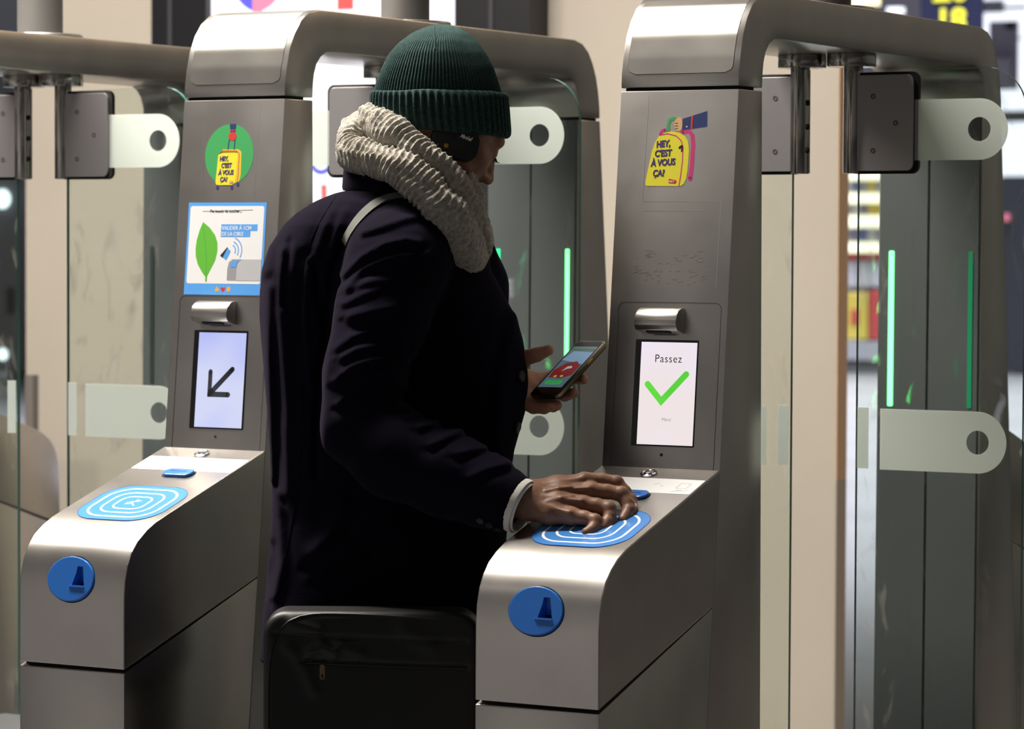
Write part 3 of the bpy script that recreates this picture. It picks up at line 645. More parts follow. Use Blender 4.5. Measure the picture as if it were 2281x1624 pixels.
# ------------------------------------------------------------------ setting
M['floor'] = mat('hall_floor', (.10, .10, .108), .4, mottled=((.8, .8, .8), (.088, .088, .095), (.112, .112, .12), 5))
M['cream'] = mat('cream_wall', (.46, .41, .345), .6, mottled=((1.5, 1.5, 1.5), (.44, .39, .33), (.485, .435, .365), 4))
M['cream2'] = mat('corner_trim_tan', (.72, .52, .36), .6)
M['skirt'] = mat('corner_base_grey', (.50, .45, .40), .6)
M['black'] = mat('black_frame', (.006, .006, .008), .4)
M['dark_wall'] = mat('dark_wall', (.02, .02, .025), .7)
M['shop_wall'] = mat('shop_wall_grey', (.30, .30, .34), .7)
M['window_light'] = mat('daylit_window', (.3, .3, .3), .5, emit=(.86, .90, 1.0), es=1.35)
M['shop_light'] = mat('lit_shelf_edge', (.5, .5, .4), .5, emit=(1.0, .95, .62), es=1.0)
M['sign_yellow'] = mat('sign_yellow', (.8, .75, .05), .5, emit=(.62, .58, .04), es=.35)
M['sign_navy'] = mat('sign_navy', (.01, .012, .05), .5)
def struct(o): o['kind'] = 'structure'; return o
bm = bmesh.new(); bm_box(bm, -60, 14, -10, 70, -.05, 0); struct(from_bm('floor', bm, M['floor']))
YW = 4.0
xL = atY(58, 800, YW)[0]; xR = atY(1862, 800, YW)[0]; xR2 = atY(1886, 800, YW)[0]
struct(box('wall_back', xL, xR, YW, YW + .075, 0, 4.6, M['cream']))
o = struct(box('trim_1', xR, xR + .004, YW + .001, YW + .075, atY(1870, 1070, YW)[2], 4.6, M['cream2']))
o = struct(box('trim_2', xR, xR + .004, YW + .001, YW + .075, 0, atY(1870, 1070, YW)[2], M['skirt']))
# advertising display on the wall
x0 = atY(345, 50, YW - .1)[0]; xa = atY(467, 30, YW - .1)[0]; xb = atY(1020, 30, YW - .1)[0]; x1 = atY(1186, 30, YW - .1)[0]
ad = empty('advertising_display', ((x0 + x1) / 2, YW, .35), 'large glowing white advertising display with a black frame on the cream wall', 'screen')
def under(o, p):
    o.parent = p; o.matrix_parent_inverse = Matrix.Translation(-p.location); return o
bm = bmesh.new()
z0_, z1_ = .35, 3.4
for a, b, c, d in ((x0, xa, z0_, z1_), (xb, x1, z0_, z1_), (xa, xb, z0_, z0_ + .2), (xa, xb, z1_ - .2, z1_)): bm_box(bm, a, b, YW - .12, YW - .001, c, d)
under(from_bm('frame', bm, M['black']), ad)
under(box('frame_joint', atY(375, 50, YW - .12)[0], atY(384, 50, YW - .12)[0], YW - .124, YW - .119, z0_, z1_, mat('frame_edge', (.05, .05, .055), .3)), ad)
under(box('frame_joint', atY(1090, 50, YW - .12)[0], atY(1099, 50, YW - .12)[0], YW - .124, YW - .119, z0_, z1_, bpy.data.materials['frame_edge']), ad)
under(box('lit_panel', xa, xb, YW - .09, YW - .002, z0_ + .2, z1_ - .2, M['ad_white']), ad)
fa = Frame((0, YW - .0905, 0), (1, 0, 0), (0, 0, 1))
def apx(u, v): q = atY(u, v, YW - .09); return (q[0], q[2])
def adring(u, v, r, w, a0, a1, m, n='printed_arc'):
    c = apx(u, v); k = r / 7196 * 11; kw = w / 7196 * 11
    under(decal(n, fa, [('s', arc(c[0], c[1], k, a0, a1, 24), kw)], m, None, 0, .002), ad)
c = apx(590, -55); R_ = .118
under(decal('printed_shape', fa, [('p', ell(c[0] - .01, c[1], R_, R_, 30, 90, 270))], M['ad_blue'], None, 0, .002), ad)
under(decal('printed_shape', fa, [('p', ell(c[0] - .01 - .035, c[1], R_ * 1.05, R_, 30, -90, 90))], M['ad_pink'], None, .002, .004), ad)
a_ = apx(752, 22); b_ = apx(788, -160)
under(decal('printed_bar', fa, [('p', [(a_[0], a_[1]), (b_[0], a_[1]), (b_[0], b_[1]), (a_[0], b_[1])])], M['ad_red'], None, 0, .002), ad)
adring(716, 358, 24, 9, 185, 355, M['ad_blue'])
a_ = apx(716, 452); b_ = apx(728, 412)
under(decal('printed_bar', fa, [('p', [(a_[0], a_[1]), (b_[0], a_[1]), (b_[0], b_[1]), (a_[0], b_[1])])], M['ad_red'], None, 0, .002), ad)

# left distance: hall seen past the wall
o = struct(box('wall_left', -34, atY(-60, 500, 20)[0] + 3.2, 24, 24.3, 0, 7, M['shop_wall']))
YD = 14
def bgbox(name, u0, u1, v0, v1, Y, m, dep=.3, label=None, cat=None, group=None, kind=None):
    a = atY(u0, v1, Y); b = atY(u1, v0, Y); o = box(name, a[0], b[0], Y, Y + dep, max(0, min(a[2], b[2])), max(a[2], b[2]), m)
    return tag(o, label, cat, group, kind)
# ---- right distance: a shop with shelves, a price sign and daylit windows
struct(bgbox('wall_right', 1700, 1965, -300, 822, 30.6, M['shop_wall'], .3))
Ys = 28.9
shf = empty('shop_shelving', tuple(atY(1924, 800, Ys)), 'blurred yellow-edged shop shelving behind the cream wall corner', 'shelf')
def kid(o, p): o.parent = p; o.matrix_parent_inverse = Matrix.Translation(-p.location); return o
us0, us1 = 1850, 1975
for v0, v1 in ((384, 400), (430, 452), (480, 506), (540, 562)): kid(bgbox('shelf_edge', us0, us1, v0, v1, Ys, M['shop_light'], .5), shf)
kid(bgbox('back_panel', us0, us1, 300, 790, Ys + .55, mat('shelf_back', (.22, .22, .27), .7), .03), shf)
kid(bgbox('plinth', us0, us1, 762, 800, Ys, mat('shelf_plinth', (.30, .30, .34), .6), .5), shf)
kid(bgbox('plinth_base', us0, us1, 800, 828, Ys + .05, mat('shelf_plinth_dark', (.16, .16, .17), .7), .5), shf)
pc = {k: mat('pack_' + k, c, .6) for k, c in dict(white=(.42, .42, .46), blue=(.10, .13, .30), purple=(.17, .15, .28), yellow=(.48, .38, .07), red=(.38, .05, .05), grey=(.25, .25, .30)).items()}
rr_ = random.Random(5); bagn = 0
def pack(kind, u0, u1, v0, v1, m, label, grp, cat='package', Y=None, dep=.22):
    o = bgbox(kind, u0, u1, v0, v1, Y or Ys + .08, m, dep, label, cat, grp); 
    md = o.modifiers.new('soft', 'BEVEL'); md.width = .02; md.segments = 3; return o
for (vt, vb, name, lab) in ((405, 430, 'top', 'shelf package on the top row of the blurred shop shelving'), (455, 480, 'second', 'shelf package on the second row of the blurred shop shelving'), (510, 540, 'third', 'shelf package on the third row of the blurred shop shelving')):
    u = 1880; cs = [['white', 'blue', 'grey', 'yellow', 'grey'], ['grey', 'white', 'purple', 'yellow', 'yellow'], ['grey', 'purple', 'blue', 'white', 'grey']][('top', 'second', 'third').index(name)]
    for c in cs: pack('shelf_package', u + 1, u + 15, vt - 2, vb - 3, pc[c], 'blurred packages on the %s row of the shop shelving' % name, 'packages on the %s row' % name); u += 17
pack('snack_bag', 1882, 1962, 566, 580, pc['red'], 'red topped pack lying above the white bags on the shop shelving', None)
for k, (a, b) in enumerate(((1882, 1908), (1909, 1935), (1936, 1962))): pack('snack_bag', a, b, 580, 640, pc['white'], 'white snack bags in a row under the shop shelving edges', 'white snack bags')
pack('display_box', 1882, 1932, 652, 757, pc['yellow'], 'yellow carton with a red spot at the bottom of the shop shelving', None, 'box')
o = kid(bgbox('red_spot', 1895, 1912, 690, 722, Ys + .07, pc['red'], .01), bpy.data.objects['display_box'])
pack('display_box', 1934, 1962, 648, 757, pc['red'], 'red carton beside the yellow carton at the bottom of the shop shelving', None, 'box')
# hanging price sign, lamp box, window wall
sg = empty('price_sign', tuple(atY(2118, 20, 17)), 'navy hanging sign with yellow numbers reading 18 above the right gate', 'sign')
bd_ = bgbox('board', 2050, 2186, -160, 72, 17, M['sign_navy'], .06); kid(bd_, sg)
fs_ = Frame((0, 16.995, 0), (1, 0, 0), (0, 0, 1)); q = atY(2118, 62, 17)
t_ = text('numbers', fs_, '18', q[0], q[2] - .02, .225, M['sign_yellow'], None, .0, 'CENTER', .03, sx=1.05, th=.004); kid(t_, sg)
q = atY(2118, 1, 17); t_ = text('numbers', fs_, '20', q[0], q[2] - .0, .26, M['sign_yellow'], None, .0, 'CENTER', .03, sx=1.05, th=.004); kid(t_, sg)
tag(bgbox('light_box', 1862, 1948, -90, 14, 14, mat('warm_light_box', (.6, .6, .4), .5, emit=(1, .93, .45), es=.95), .1), 'pale yellow glowing box above the right gate beam, right of its pole', 'light box')
tag(bgbox('wall_lamp', 1975, 2004, 15, 30, 17, M['window_light'], .1), 'small white lamp peeking over the right gate beam', 'lamp')
struct(bgbox('wall_far', 1948, 2052, -200, 830, 30.4, mat('far_wall_lilac', (.36, .34, .42), .7), .2))
struct(bgbox('window_1', 2175, 2330, -260, 395, 33, M['window_light'], .1))
YB = 32.5
def bar(n, u0, u1, v0, v1, m, Y=YB): return struct(bgbox(n, u0, u1, v0, v1, Y, m, .12))
M['lilac'] = mat('lilac_grey_paint', (.42, .40, .50), .7); M['dim'] = mat('dim_grey_green', (.20, .23, .22), .7)
bar('trim_3', 2202, 2262, 46, 200, M['lilac']); bar('trim_4', 2175, 2230, 0, 28, M['lilac']); bar('trim_5', 2222, 2290, 12, 20, M['dim'], 32.2)
bar('trim_6', 2185, 2300, 246, 272, M['dim'], 32.1); bar('trim_7', 2255, 2330, 82, 86, M['dim'], 32.2); bar('trim_8', 2196, 2250, 130, 190, M['lilac'], 32.0)
tag(bgbox('security_camera', 2240, 2258, 48, 64, 32.36, M['black'], .15), 'small dark camera on the lilac wall near the top right corner', 'camera')
kk = tag(bgbox('dark_kiosk', 2228, 2340, 392, 828, 29.7, mat('dark_kiosk', (.014, .016, .028), .4), .8), 'tall dark kiosk far behind the right gate at the right edge', 'kiosk')
o = bgbox('pink_light', 2236, 2246, 476, 492, 29.62, mat('pink_light', (.4, .1, .15), .5, emit=(.8, .2, .3), es=.6), .06); o.parent = kk
# ---- left distance
struct(bgbox('window_2', -60, 40, 395, 470, 30, mat('far_glow', (.3, .35, .38), .5, emit=(.45, .56, .58), es=.7), .1))
struct(bgbox('wall_far_left', -60, 64, 470, 620, 32, mat('far_blue_grey', (.16, .20, .32), .7), .1))
struct(bgbox('wall_dark_left', -120, 46, -160, 130, 9, M['dark_wall'], .2))
M['bk'] = mat('small_white_lamp', (.5, .5, .5), .5, emit=(.8, 1, 1), es=2.5)
for (u, v, r_, lab) in ((6, 443, .10, 'round white lamp glowing at the left edge, upper of two'), (7, 789, .06, 'round white lamp glowing at the left edge, lower of two')):
    c = atY(u, v, 24); bm = bmesh.new(); bmesh.ops.create_uvsphere(bm, u_segments=16, v_segments=10, radius=r_, matrix=Matrix.Translation(c)); tag(from_bm('globe_lamp', bm, M['bk'], None, smooth=True), lab, 'lamp')
tag(bgbox('barrier_post', 14, 34, 640, 700, 24, pc['white'], .2), 'white and red post far away behind the left edge glass', 'post')
tag(bgbox('grey_bollard', 57, 73, 836, 1560, YW - .35, mat('bollard_grey', (.16, .14, .125), .5), .03), 'narrow grey post beside the left end of the cream wall', 'post')
# ------------------------------------------------------------------ the person
O = np.array([-.61, .32, 0.0])
Fh = np.array([cF[0], cF[1], 0.0]); Fh /= np.linalg.norm(Fh); Rh = np.array([-Fh[1], Fh[0], 0.0]) * -1.0
D0 = (O - CAM) @ Fh
def loc(u, v, w=0.0):
    """local (right, away, up) coordinates, in metres from the spot the person stands on"""
    d = rayd(u, v); t = (D0 + w) / (d @ Fh); p = CAM + d * t
    return np.array([(p - O) @ Rh, w, p[2]])
def to_world(L):  # relative to the Empty at O
    L = np.asarray(L); return L[..., 0:1] * Rh + L[..., 1:2] * Fh + L[..., 2:3] * np.array([0, 0, 1.0])
def to_px(L):
    p = to_world(L) + O - CAM; z = p @ cF; return 1140.5 + FPX * (p @ cR) / z, 812 - FPX * (p @ cU) / z

def smin(a, b, k):
    h = np.clip(.5 + .5 * (b - a) / k, 0, 1); return b * (1 - h) + a * h - k * h * (1 - h)
def smax(a, b, k): return -smin(-a, -b, k)
def cone(P, a, b, ra, rb, sq=None):
    """distance to a limb segment whose radius runs from ra to rb"""
    a = np.asarray(a); b = np.asarray(b); ab = b - a; t = np.clip(((P - a) @ ab) / (ab @ ab), 0, 1)
    q = P - (a + t[..., None] * ab)
    return np.linalg.norm(q, axis=-1) - (ra + (rb - ra) * t)
def ellip(P, c, ax, rad):
    """ellipsoid with axes ax (3x3 rows) and radii rad"""
    q = (P - np.asarray(c)) @ np.asarray(ax).T; k = np.linalg.norm(q / rad, axis=-1)
    return (k - 1) * min(rad)
def surface(fn, lo, hi, h):
    """samples fn on a grid and joins its zero level into one quad mesh"""
    n = [int(math.ceil((hi[i] - lo[i]) / h)) + 1 for i in range(3)]
    ax = [lo[i] + h * np.arange(n[i]) for i in range(3)]
    V = np.empty(n, np.float32)
    for i in range(n[0]):
        Y, Z = np.meshgrid(ax[1], ax[2], indexing='ij'); V[i] = fn(np.stack([np.full_like(Y, ax[0][i]), Y, Z], -1))
    ins = V < 0; cn = (n[0] - 1, n[1] - 1, n[2] - 1); S = np.zeros((*cn, 3), np.float32); C = np.zeros(cn, np.int16); E = []
    for a in range(3):
        sl0 = [slice(None)] * 3; sl1 = [slice(None)] * 3; sl0[a] = slice(0, -1); sl1[a] = slice(1, None)
        A, B = V[tuple(sl0)], V[tuple(sl1)]; m = (A < 0) != (B < 0); idx = np.argwhere(m); va, vb = A[m], B[m]; t = va / (va - vb)
        pos = idx.astype(np.float32); pos[:, a] += t; o1, o2 = [k for k in range(3) if k != a]
        ok = (idx[:, o1] > 0) & (idx[:, o2] > 0) & (idx[:, o1] < n[o1] - 1) & (idx[:, o2] < n[o2] - 1)
        idx, pos, va = idx[ok], pos[ok], va[ok]; cells = []
        for d1, d2 in ((-1, -1), (0, -1), (0, 0), (-1, 0)):
            c = idx.copy(); c[:, o1] += d1; c[:, o2] += d2; cells.append(c); t_ = (c[:, 0], c[:, 1], c[:, 2]); np.add.at(S, t_, pos); np.add.at(C, t_, 1)
        E.append((cells, va, a))
    ids = np.full(cn, -1, np.int64); act = C > 0; ids[act] = np.arange(act.sum())
    verts = (S[act] / C[act][:, None]) * h + np.array(lo); quads = []
    for cells, va, a in E:
        q = np.stack([ids[c[:, 0], c[:, 1], c[:, 2]] for c in cells], 1); flip = (va < 0) if a != 1 else (va >= 0)
        q[~flip] = q[~flip][:, ::-1]; quads.append(q)
    return verts, np.concatenate(quads)
def relax(verts, quads, it=1, lam=.5):
    for _ in range(it):
        s = np.zeros_like(verts); c = np.zeros(len(verts))
        for i in range(4):
            a, b = quads[:, i], quads[:, (i + 1) % 4]; np.add.at(s, a, verts[b]); np.add.at(s, b, verts[a]); np.add.at(c, a, 1); np.add.at(c, b, 1)
        verts = verts * (1 - lam) + lam * s / np.maximum(c, 1)[:, None]
    return verts
def mesh_from(name, parts, mats, parent, face_mat=None):
    vs, qs, off = [], [], 0
    for v, q in parts: vs.append(v); qs.append(q + off); off += len(v)
    V_ = np.concatenate(vs); Q = np.concatenate(qs); me = bpy.data.meshes.new(name)
    me.from_pydata(to_world(V_).tolist(), [], Q.tolist()); me.update()
    for m in mats: me.materials.append(m)
    if face_mat is not None:
        c = V_[Q].mean(1); me.polygons.foreach_set('material_index', face_mat(c).astype(np.int32).tolist())
    me.polygons.foreach_set('use_smooth', [True] * len(me.polygons))
    o = bpy.data.objects.new(name, me); col.objects.link(o); o.parent = parent; return o

M['coat'] = mat('dark_wool', (.0048, .0038, .0085), .95, spec=.02, sheen=.045, sheen_tint=(.42, .34, .52), bump=((420, 420, 420), .35, .0012, 6))
M['beanie'] = mat('green_wool', (.020, .045, .042), .95, spec=.1, sheen=.14, sheen_tint=(.3, .5, .5), bump=((650, 650, 650), .6, .0012, 5), mottled=((260, 260, 260), (.013, .030, .028), (.034, .064, .060), 4))
M['scarf'] = mat('pale_knit', (.46, .42, .36), .95, spec=.1, sheen=.3, bump=((380, 380, 380), .9, .0022, 6), mottled=((140, 140, 140), (.24, .22, .18), (.46, .425, .365), 4))
M['skin'] = mat('brown_skin', (.20, .095, .055), .48, spec=.4, bump=((420, 420, 420), .22, .0008, 5), mottled=((55, 55, 55), (.165, .075, .042), (.245, .125, .078), 5))
M['palm'] = mat('palm_skin', (.42, .20, .125), .5, spec=.35, bump=((420, 420, 420), .15, .0006, 4))
M['nail'] = mat('finger_nail', (.45, .27, .20), .25, spec=.5)
M['hair'] = mat('black_hair', (.010, .008, .008), .8, bump=((500, 500, 500), .6, .001, 4))
M['trousers'] = mat('black_trousers', (.010, .010, .012), .9)
M['leather'] = mat('black_leather', (.012, .012, .012), .42, spec=.4, bump=((120, 120, 120), .25, .001, 4))
M['shirt'] = mat('white_shirt', (.70, .68, .62), .8)
M['strap'] = mat('grey_canvas_strap', (.105, .110, .098), .85, bump=((900, 900, 900), .4, .0006, 2))
M['bagcloth'] = mat('black_bag_cloth', (.0050, .0052, .0050), .44, spec=.36, bump=((160, 160, 160), .25, .0008, 4))
M['button'] = mat('black_button', (.012, .011, .012), .4, spec=.3)
M['brass'] = mat('brass', (.55, .33, .10), .3, 1)

person = empty('person', tuple(O), 'person in dark coat, green beanie and grey scarf, tapping a gate reader, phone in hand', 'person')

# ---- coat: one surface, torso and both sleeves
rows = [(405, 812, 985, .085, .02), (418, 795, 992, .095, .02), (432, 742, 1020, .12, .02), (450, 700, 1048, .14, .02), (475, 661, 1066, .155, .02), (500, 634, 1076, .165, .02), (550, 600, 1086, .165, .02), (600, 584, 1094, .16, .02),
        (650, 578, 1121, .155, .02), (700, 577, 1147, .155, .02), (750, 580, 1164, .155, .02), (800, 585, 1173, .155, .02), (850, 590, 1177, .155, .02), (900, 596, 1174, .155, .02), (950, 600, 1160, .155, .02), (1000, 606, 1146, .15, .02),
        (1050, 609, 1138, .15, .02), (1150, 607, 1132, .15, .02), (1250, 597, 1124, .155, .02), (1350, 588, 1112, .16, .02), (1470, 580, 1100, .165, .02)]
R_ = []
for v, ul, ur, b, wc in rows:
    l = loc(ul, v, wc); r = loc(ur, v, wc); R_.append((l[2], (l[0] + r[0]) / 2, (r[0] - l[0]) / 2, b, wc))
R_ = np.array(sorted(R_))
zc, rc_, ra_, rb_, rw_ = R_.T
def loft(P, grow=0.0, p=2.35):
    z = P[..., 2]; c = np.interp(z, zc, rc_); a = np.interp(z, zc, ra_) + grow; b = np.interp(z, zc, rb_) + grow; w = np.interp(z, zc, rw_)
    k = (np.abs((P[..., 0] - c) / a) ** p + np.abs((P[..., 1] - w) / b) ** p) ** (1 / p)
    return (k - 1) * np.minimum(a, b) * .9
top_z, hem_z = zc[-1], zc[0]
sleeve = [(loc(925, 530, -.095), .080), (loc(885, 585, -.135), .092), (loc(850, 700, -.165), .084), (loc(808, 830, -.195), .078), (loc(797, 945, -.215), .070), (loc(880, 1010, -.24), .078), (loc(1000, 1058, -.265), .074), (loc(1085, 1095, -.292), .062), (loc(1158, 1127, -.315), .049)]
sleeve_l = [(loc(980, 500, .10), .085), (loc(1040, 640, .16), .075), (loc(1060, 800, .17), .068), (loc(1085, 880, .13), .062), (loc(1135, 862, .055), .046)]
cuffp = loc(1155, 1126, -.314); cuffd = np.array(loc(1158, 1127, -.315)) - np.array(loc(1085, 1095, -.292)); cuffd /= np.linalg.norm(cuffd)
cuffl = loc(1128, 863, .065); cufld = np.array(loc(1135, 862, .055)) - np.array(loc(1085, 880, .13)); cufld /= np.linalg.norm(cufld)
folds = [  # (points, height m, width px, valley)
    ([(806, 518), (855, 503), (905, 486), (932, 481)], .0045, 8), ([(764, 612), (806, 572), (855, 545), (905, 534), (932, 540)], .0065, 9), ([(772, 636), (806, 599), (843, 583), (892, 570), (950, 567)], .006, 8),
    ([(769, 649), (806, 631), (855, 623), (905, 624)], .0045, 8), ([(764, 676), (806, 656), (860, 637)], .004, 8), ([(782, 705), (831, 695), (880, 685)], .006, 12), ([(750, 775), (782, 750), (819, 740), (860, 742)], .005, 9),
    ([(762, 795), (794, 779), (843, 769), (895, 769)], .006, 9), ([(745, 849), (781, 819), (828, 802), (905, 799)], .0065, 9), ([(754, 899), (798, 857), (834, 828), (880, 830)], .006, 9), ([(849, 884), (876, 860), (896, 842)], .004, 7),
    ([(845, 893), (880, 868), (925, 862)], .006, 9), ([(890, 910), (950, 896)], .005, 8), ([(915, 925), (968, 909)], .0055, 8), ([(935, 950), (992, 933)], .006, 9), ([(960, 990), (995, 972), (1028, 957)], .006, 9), ([(1020, 1010), (1082, 993)], .0055, 9), ([(1050, 1062), (1085, 1043), (1130, 1031)], .006, 10),
    ([(604, 640), (600, 800), (604, 1000), (606, 1200)], .004, 10), ([(632, 560), (626, 700), (640, 900), (640, 1100)], .004, 10), ([(690, 580), (680, 700), (690, 850)], .004, 10),
    ([(646, 538), (636, 600), (634, 680)], -.005, 8), ([(703, 590), (710, 640), (722, 720)], -.008, 9), ([(762, 545), (742, 600), (734, 660), (728, 740), (714, 830), (706, 950), (704, 1060)], -.012, 9),
    ([(740, 470), (720, 520), (706, 570)], .003, 10), ([(768, 470), (750, 520), (738, 560)], .003, 8), ([(700, 1230), (740, 1190), (760, 1130)], .006, 18), ([(720, 1270), (760, 1235), (800, 1230)], .006, 16), ([(620, 1100), (630, 1250), (612, 1330)], .005, 10), ([(1150, 700), (1120, 850), (1105, 1000)], .004, 14)]
def poly_dist(u, v, pts):
    best = np.full(u.shape, 1e9); sg = np.zeros(u.shape)
    for (x0, y0), (x1, y1) in zip(pts, pts[1:]):
        dx, dy = x1 - x0, y1 - y0; L2 = dx * dx + dy * dy; t = np.clip(((u - x0) * dx + (v - y0) * dy) / L2, 0, 1)
        ex, ey = u - x0 - t * dx, v - y0 - t * dy; d = np.hypot(ex, ey); s = np.sign(dx * ey - dy * ex); m = d < best; best[m] = d[m]; sg[m] = s[m]
    return best, sg
def coat_sdf(P):
    d = loft(P); d = smax(d, P[..., 2] - top_z, .03); 
    s = None
    for (a, ra), (b, rb) in zip(sleeve, sleeve[1:]):
        c = cone(P, a, b, ra, rb); s = c if s is None else smin(s, c, .02)
    s = np.maximum(s, (P - cuffp) @ cuffd)
    inner = cone(P, cuffp - cuffd * .05, cuffp + cuffd * .05, .040, .040); s = np.maximum(s, -inner)
    s2 = None
    for (a, ra), (b, rb) in zip(sleeve_l, sleeve_l[1:]):
        c = cone(P, a, b, ra, rb); s2 = c if s2 is None else smin(s2, c, .02)
    s2 = np.maximum(s2, (P - cuffl) @ cufld)
    d = smin(d, s, .018); d = smin(d, s2, .02)
    d = np.maximum(d, hem_z - P[..., 2])
    m = np.abs(d) < .035
    if m.any():
        Q = P[m]; u, v = to_px(Q); disp = np.zeros(len(Q)); front = np.clip((.03 - Q[:, 1]) / .05, 0, 1)
        for pts, a, w in folds:
            bd, sg = poly_dist(u, v, pts); g = np.exp(-(bd / w) ** 2)
            if a > 0: sx = bd * sg; g = g - .55 * np.exp(-((sx - 1.9 * w) / w) ** 2)
            disp += a * g
        d[m] -= disp * front
    return d
cv, cq = surface(coat_sdf, (-.30, -.40, hem_z - .02), (.33, .29, top_z + .03), .0045)
cv = relax(cv, cq, 2, .4)
coat = mesh_from('coat', [(cv, cq)], [M['coat']], person); coat['label'] = 'dark navy wool coat'

from mathutils.bvhtree import BVHTree
cme = coat.data; bvh = BVHTree.FromPolygons([v.co + Vector(O) for v in cme.vertices], [tuple(p.vertices) for p in cme.polygons])
def on(u, v, tree=bvh, lift=0.0):
    h = tree.ray_cast(Vector(CAM), Vector(rayd(u, v)).normalized()); 
    if h[0] is None: return None, None
    return h[0] - Vector(O) + h[1] * lift, h[1]
def resample(pts, n):
    pts = np.array(pts, float); d = np.r_[0, np.cumsum(np.linalg.norm(np.diff(pts, axis=0), axis=1))]; t = np.linspace(0, d[-1], n)
    return np.stack([np.interp(t, d, pts[:, k]) for k in range(pts.shape[1])], 1)
def smooth_path(pts, n):
    P_ = resample(pts, max(8, len(pts) * 3)); K = len(P_)
    for _ in range(4): P_[1:-1] = (P_[:-2] + 2 * P_[1:-1] + P_[2:]) / 4
    return resample(P_, n)
def seam_tube(name, pts, r, m, parent, n=60, lift=.0):
    ps = [on(u, v, lift=lift)[0] for u, v in smooth_path(pts, n)]; ps = [p for p in ps if p is not None]
    bm = bmesh.new(); tube_mesh(bm, ps, r, 6); return from_bm(name, bm, m, parent, smooth=True)
seam_tube('back_seam', [(757, 424), (713, 489), (686, 548), (666, 622), (664, 695), (672, 794), (674, 900), (672, 1000), (667, 1060), (656, 1130), (648, 1190), (634, 1240), (620, 1320)], .0009, M['coat'], coat, lift=.0004)
seam_tube('armhole_seam', [(968, 470), (985, 500), (1003, 540), (1012, 590)], .0008, M['coat'], coat, lift=.0004)
# stand-up collar
def ring_loft(name, rws, m, parent, n=72, closed=True):
    """rws: (u_left, u_right, v_left, v_right, half depth, w) rings from bottom to top"""
    bm = bmesh.new(); rr = []
    for ul, ur, vl, vr, b, wc in rws:
        l, r = loc(ul, vl, wc), loc(ur, vr, wc); c = (l + r) / 2; a = (r - l) / 2; L = []
        for k in range(n):
            t = 2 * PI * k / n; L.append(bm.verts.new(Vector(to_world(c + a * math.cos(t) + np.array([0, 1, 0]) * b * math.sin(t)))))
        rr.append(L)
    for a, b in zip(rr, rr[1:]):
        for k in range(n): j = (k + 1) % n; bm.faces.new((a[k], a[j], b[j], b[k]))
    bm.faces.new(rr[0][::-1]); bm.faces.new(rr[-1])
    return from_bm(name, bm, m, parent, smooth=True)
ring_loft('collar', [(764, 1020, 424, 455, .105, .01), (762, 1018, 417, 450, .108, .01), (763, 1015, 405, 440, .107, .01), (765, 1005, 380, 420, .104, .01), (768, 992, 345, 400, .100, .01), (772, 980, 325, 385, .094, .01)], M['coat'], coat)
for u, v in ((1150, 952), (1158, 838)):
    p, nrm = on(u, v, lift=.002)
    if p is not None:
        q = nrm.to_track_quat('Z', 'Y'); bm = bmesh.new(); bm_cyl(bm, (0, 0, 0), .0110, .0100, 0, .004, 24)
        for vv in bm.verts: vv.co = p + q @ vv.co
        from_bm('button', bm, M['button'], coat, smooth=True)
for u, v in ((1110, 1178), (1090, 1168), (1070, 1158)):
    p, nrm = on(u, v, lift=.001)
    if p is not None:
        q = nrm.to_track_quat('Z', 'Y'); bm = bmesh.new(); bm_cyl(bm, (0, 0, 0), .0075, .007, 0, .003, 20)
        for vv in bm.verts: vv.co = p + q @ vv.co
        from_bm('button', bm, M['button'], coat, smooth=True)

# ---- shirt cuffs
def cuff(name, c, d, r0, r1, length, m):
    d = Vector(to_world(d)).normalized(); c = Vector(to_world(c)); u = d.orthogonal().normalized(); w = d.cross(u); bm = bmesh.new(); prof = [(-.03, r0), (length - .002, r1), (length, r1 - .001), (length, r1 - .003), (length - .004, r1 - .004), (-.03, r0 - .006)]; rr = []
    for h, r in prof: rr.append([bm.verts.new(c + d * h + (u * math.cos(2 * PI * k / 48) + w * math.sin(2 * PI * k / 48)) * r) for k in range(48)])
    for a, b in zip(rr, rr[1:] + rr[:1]):
        for k in range(48): j = (k + 1) % 48; bm.faces.new((a[k], a[j], b[j], b[k]))
    return from_bm(name, bm, m, person, smooth=True)
cuff('shirt_cuff', cuffp, cuffd, .0490, .0500, .0080, M['shirt'])
cuff('shirt_cuff', cuffp, cuffd, .0450, .0455, .0125, M['shirt'])

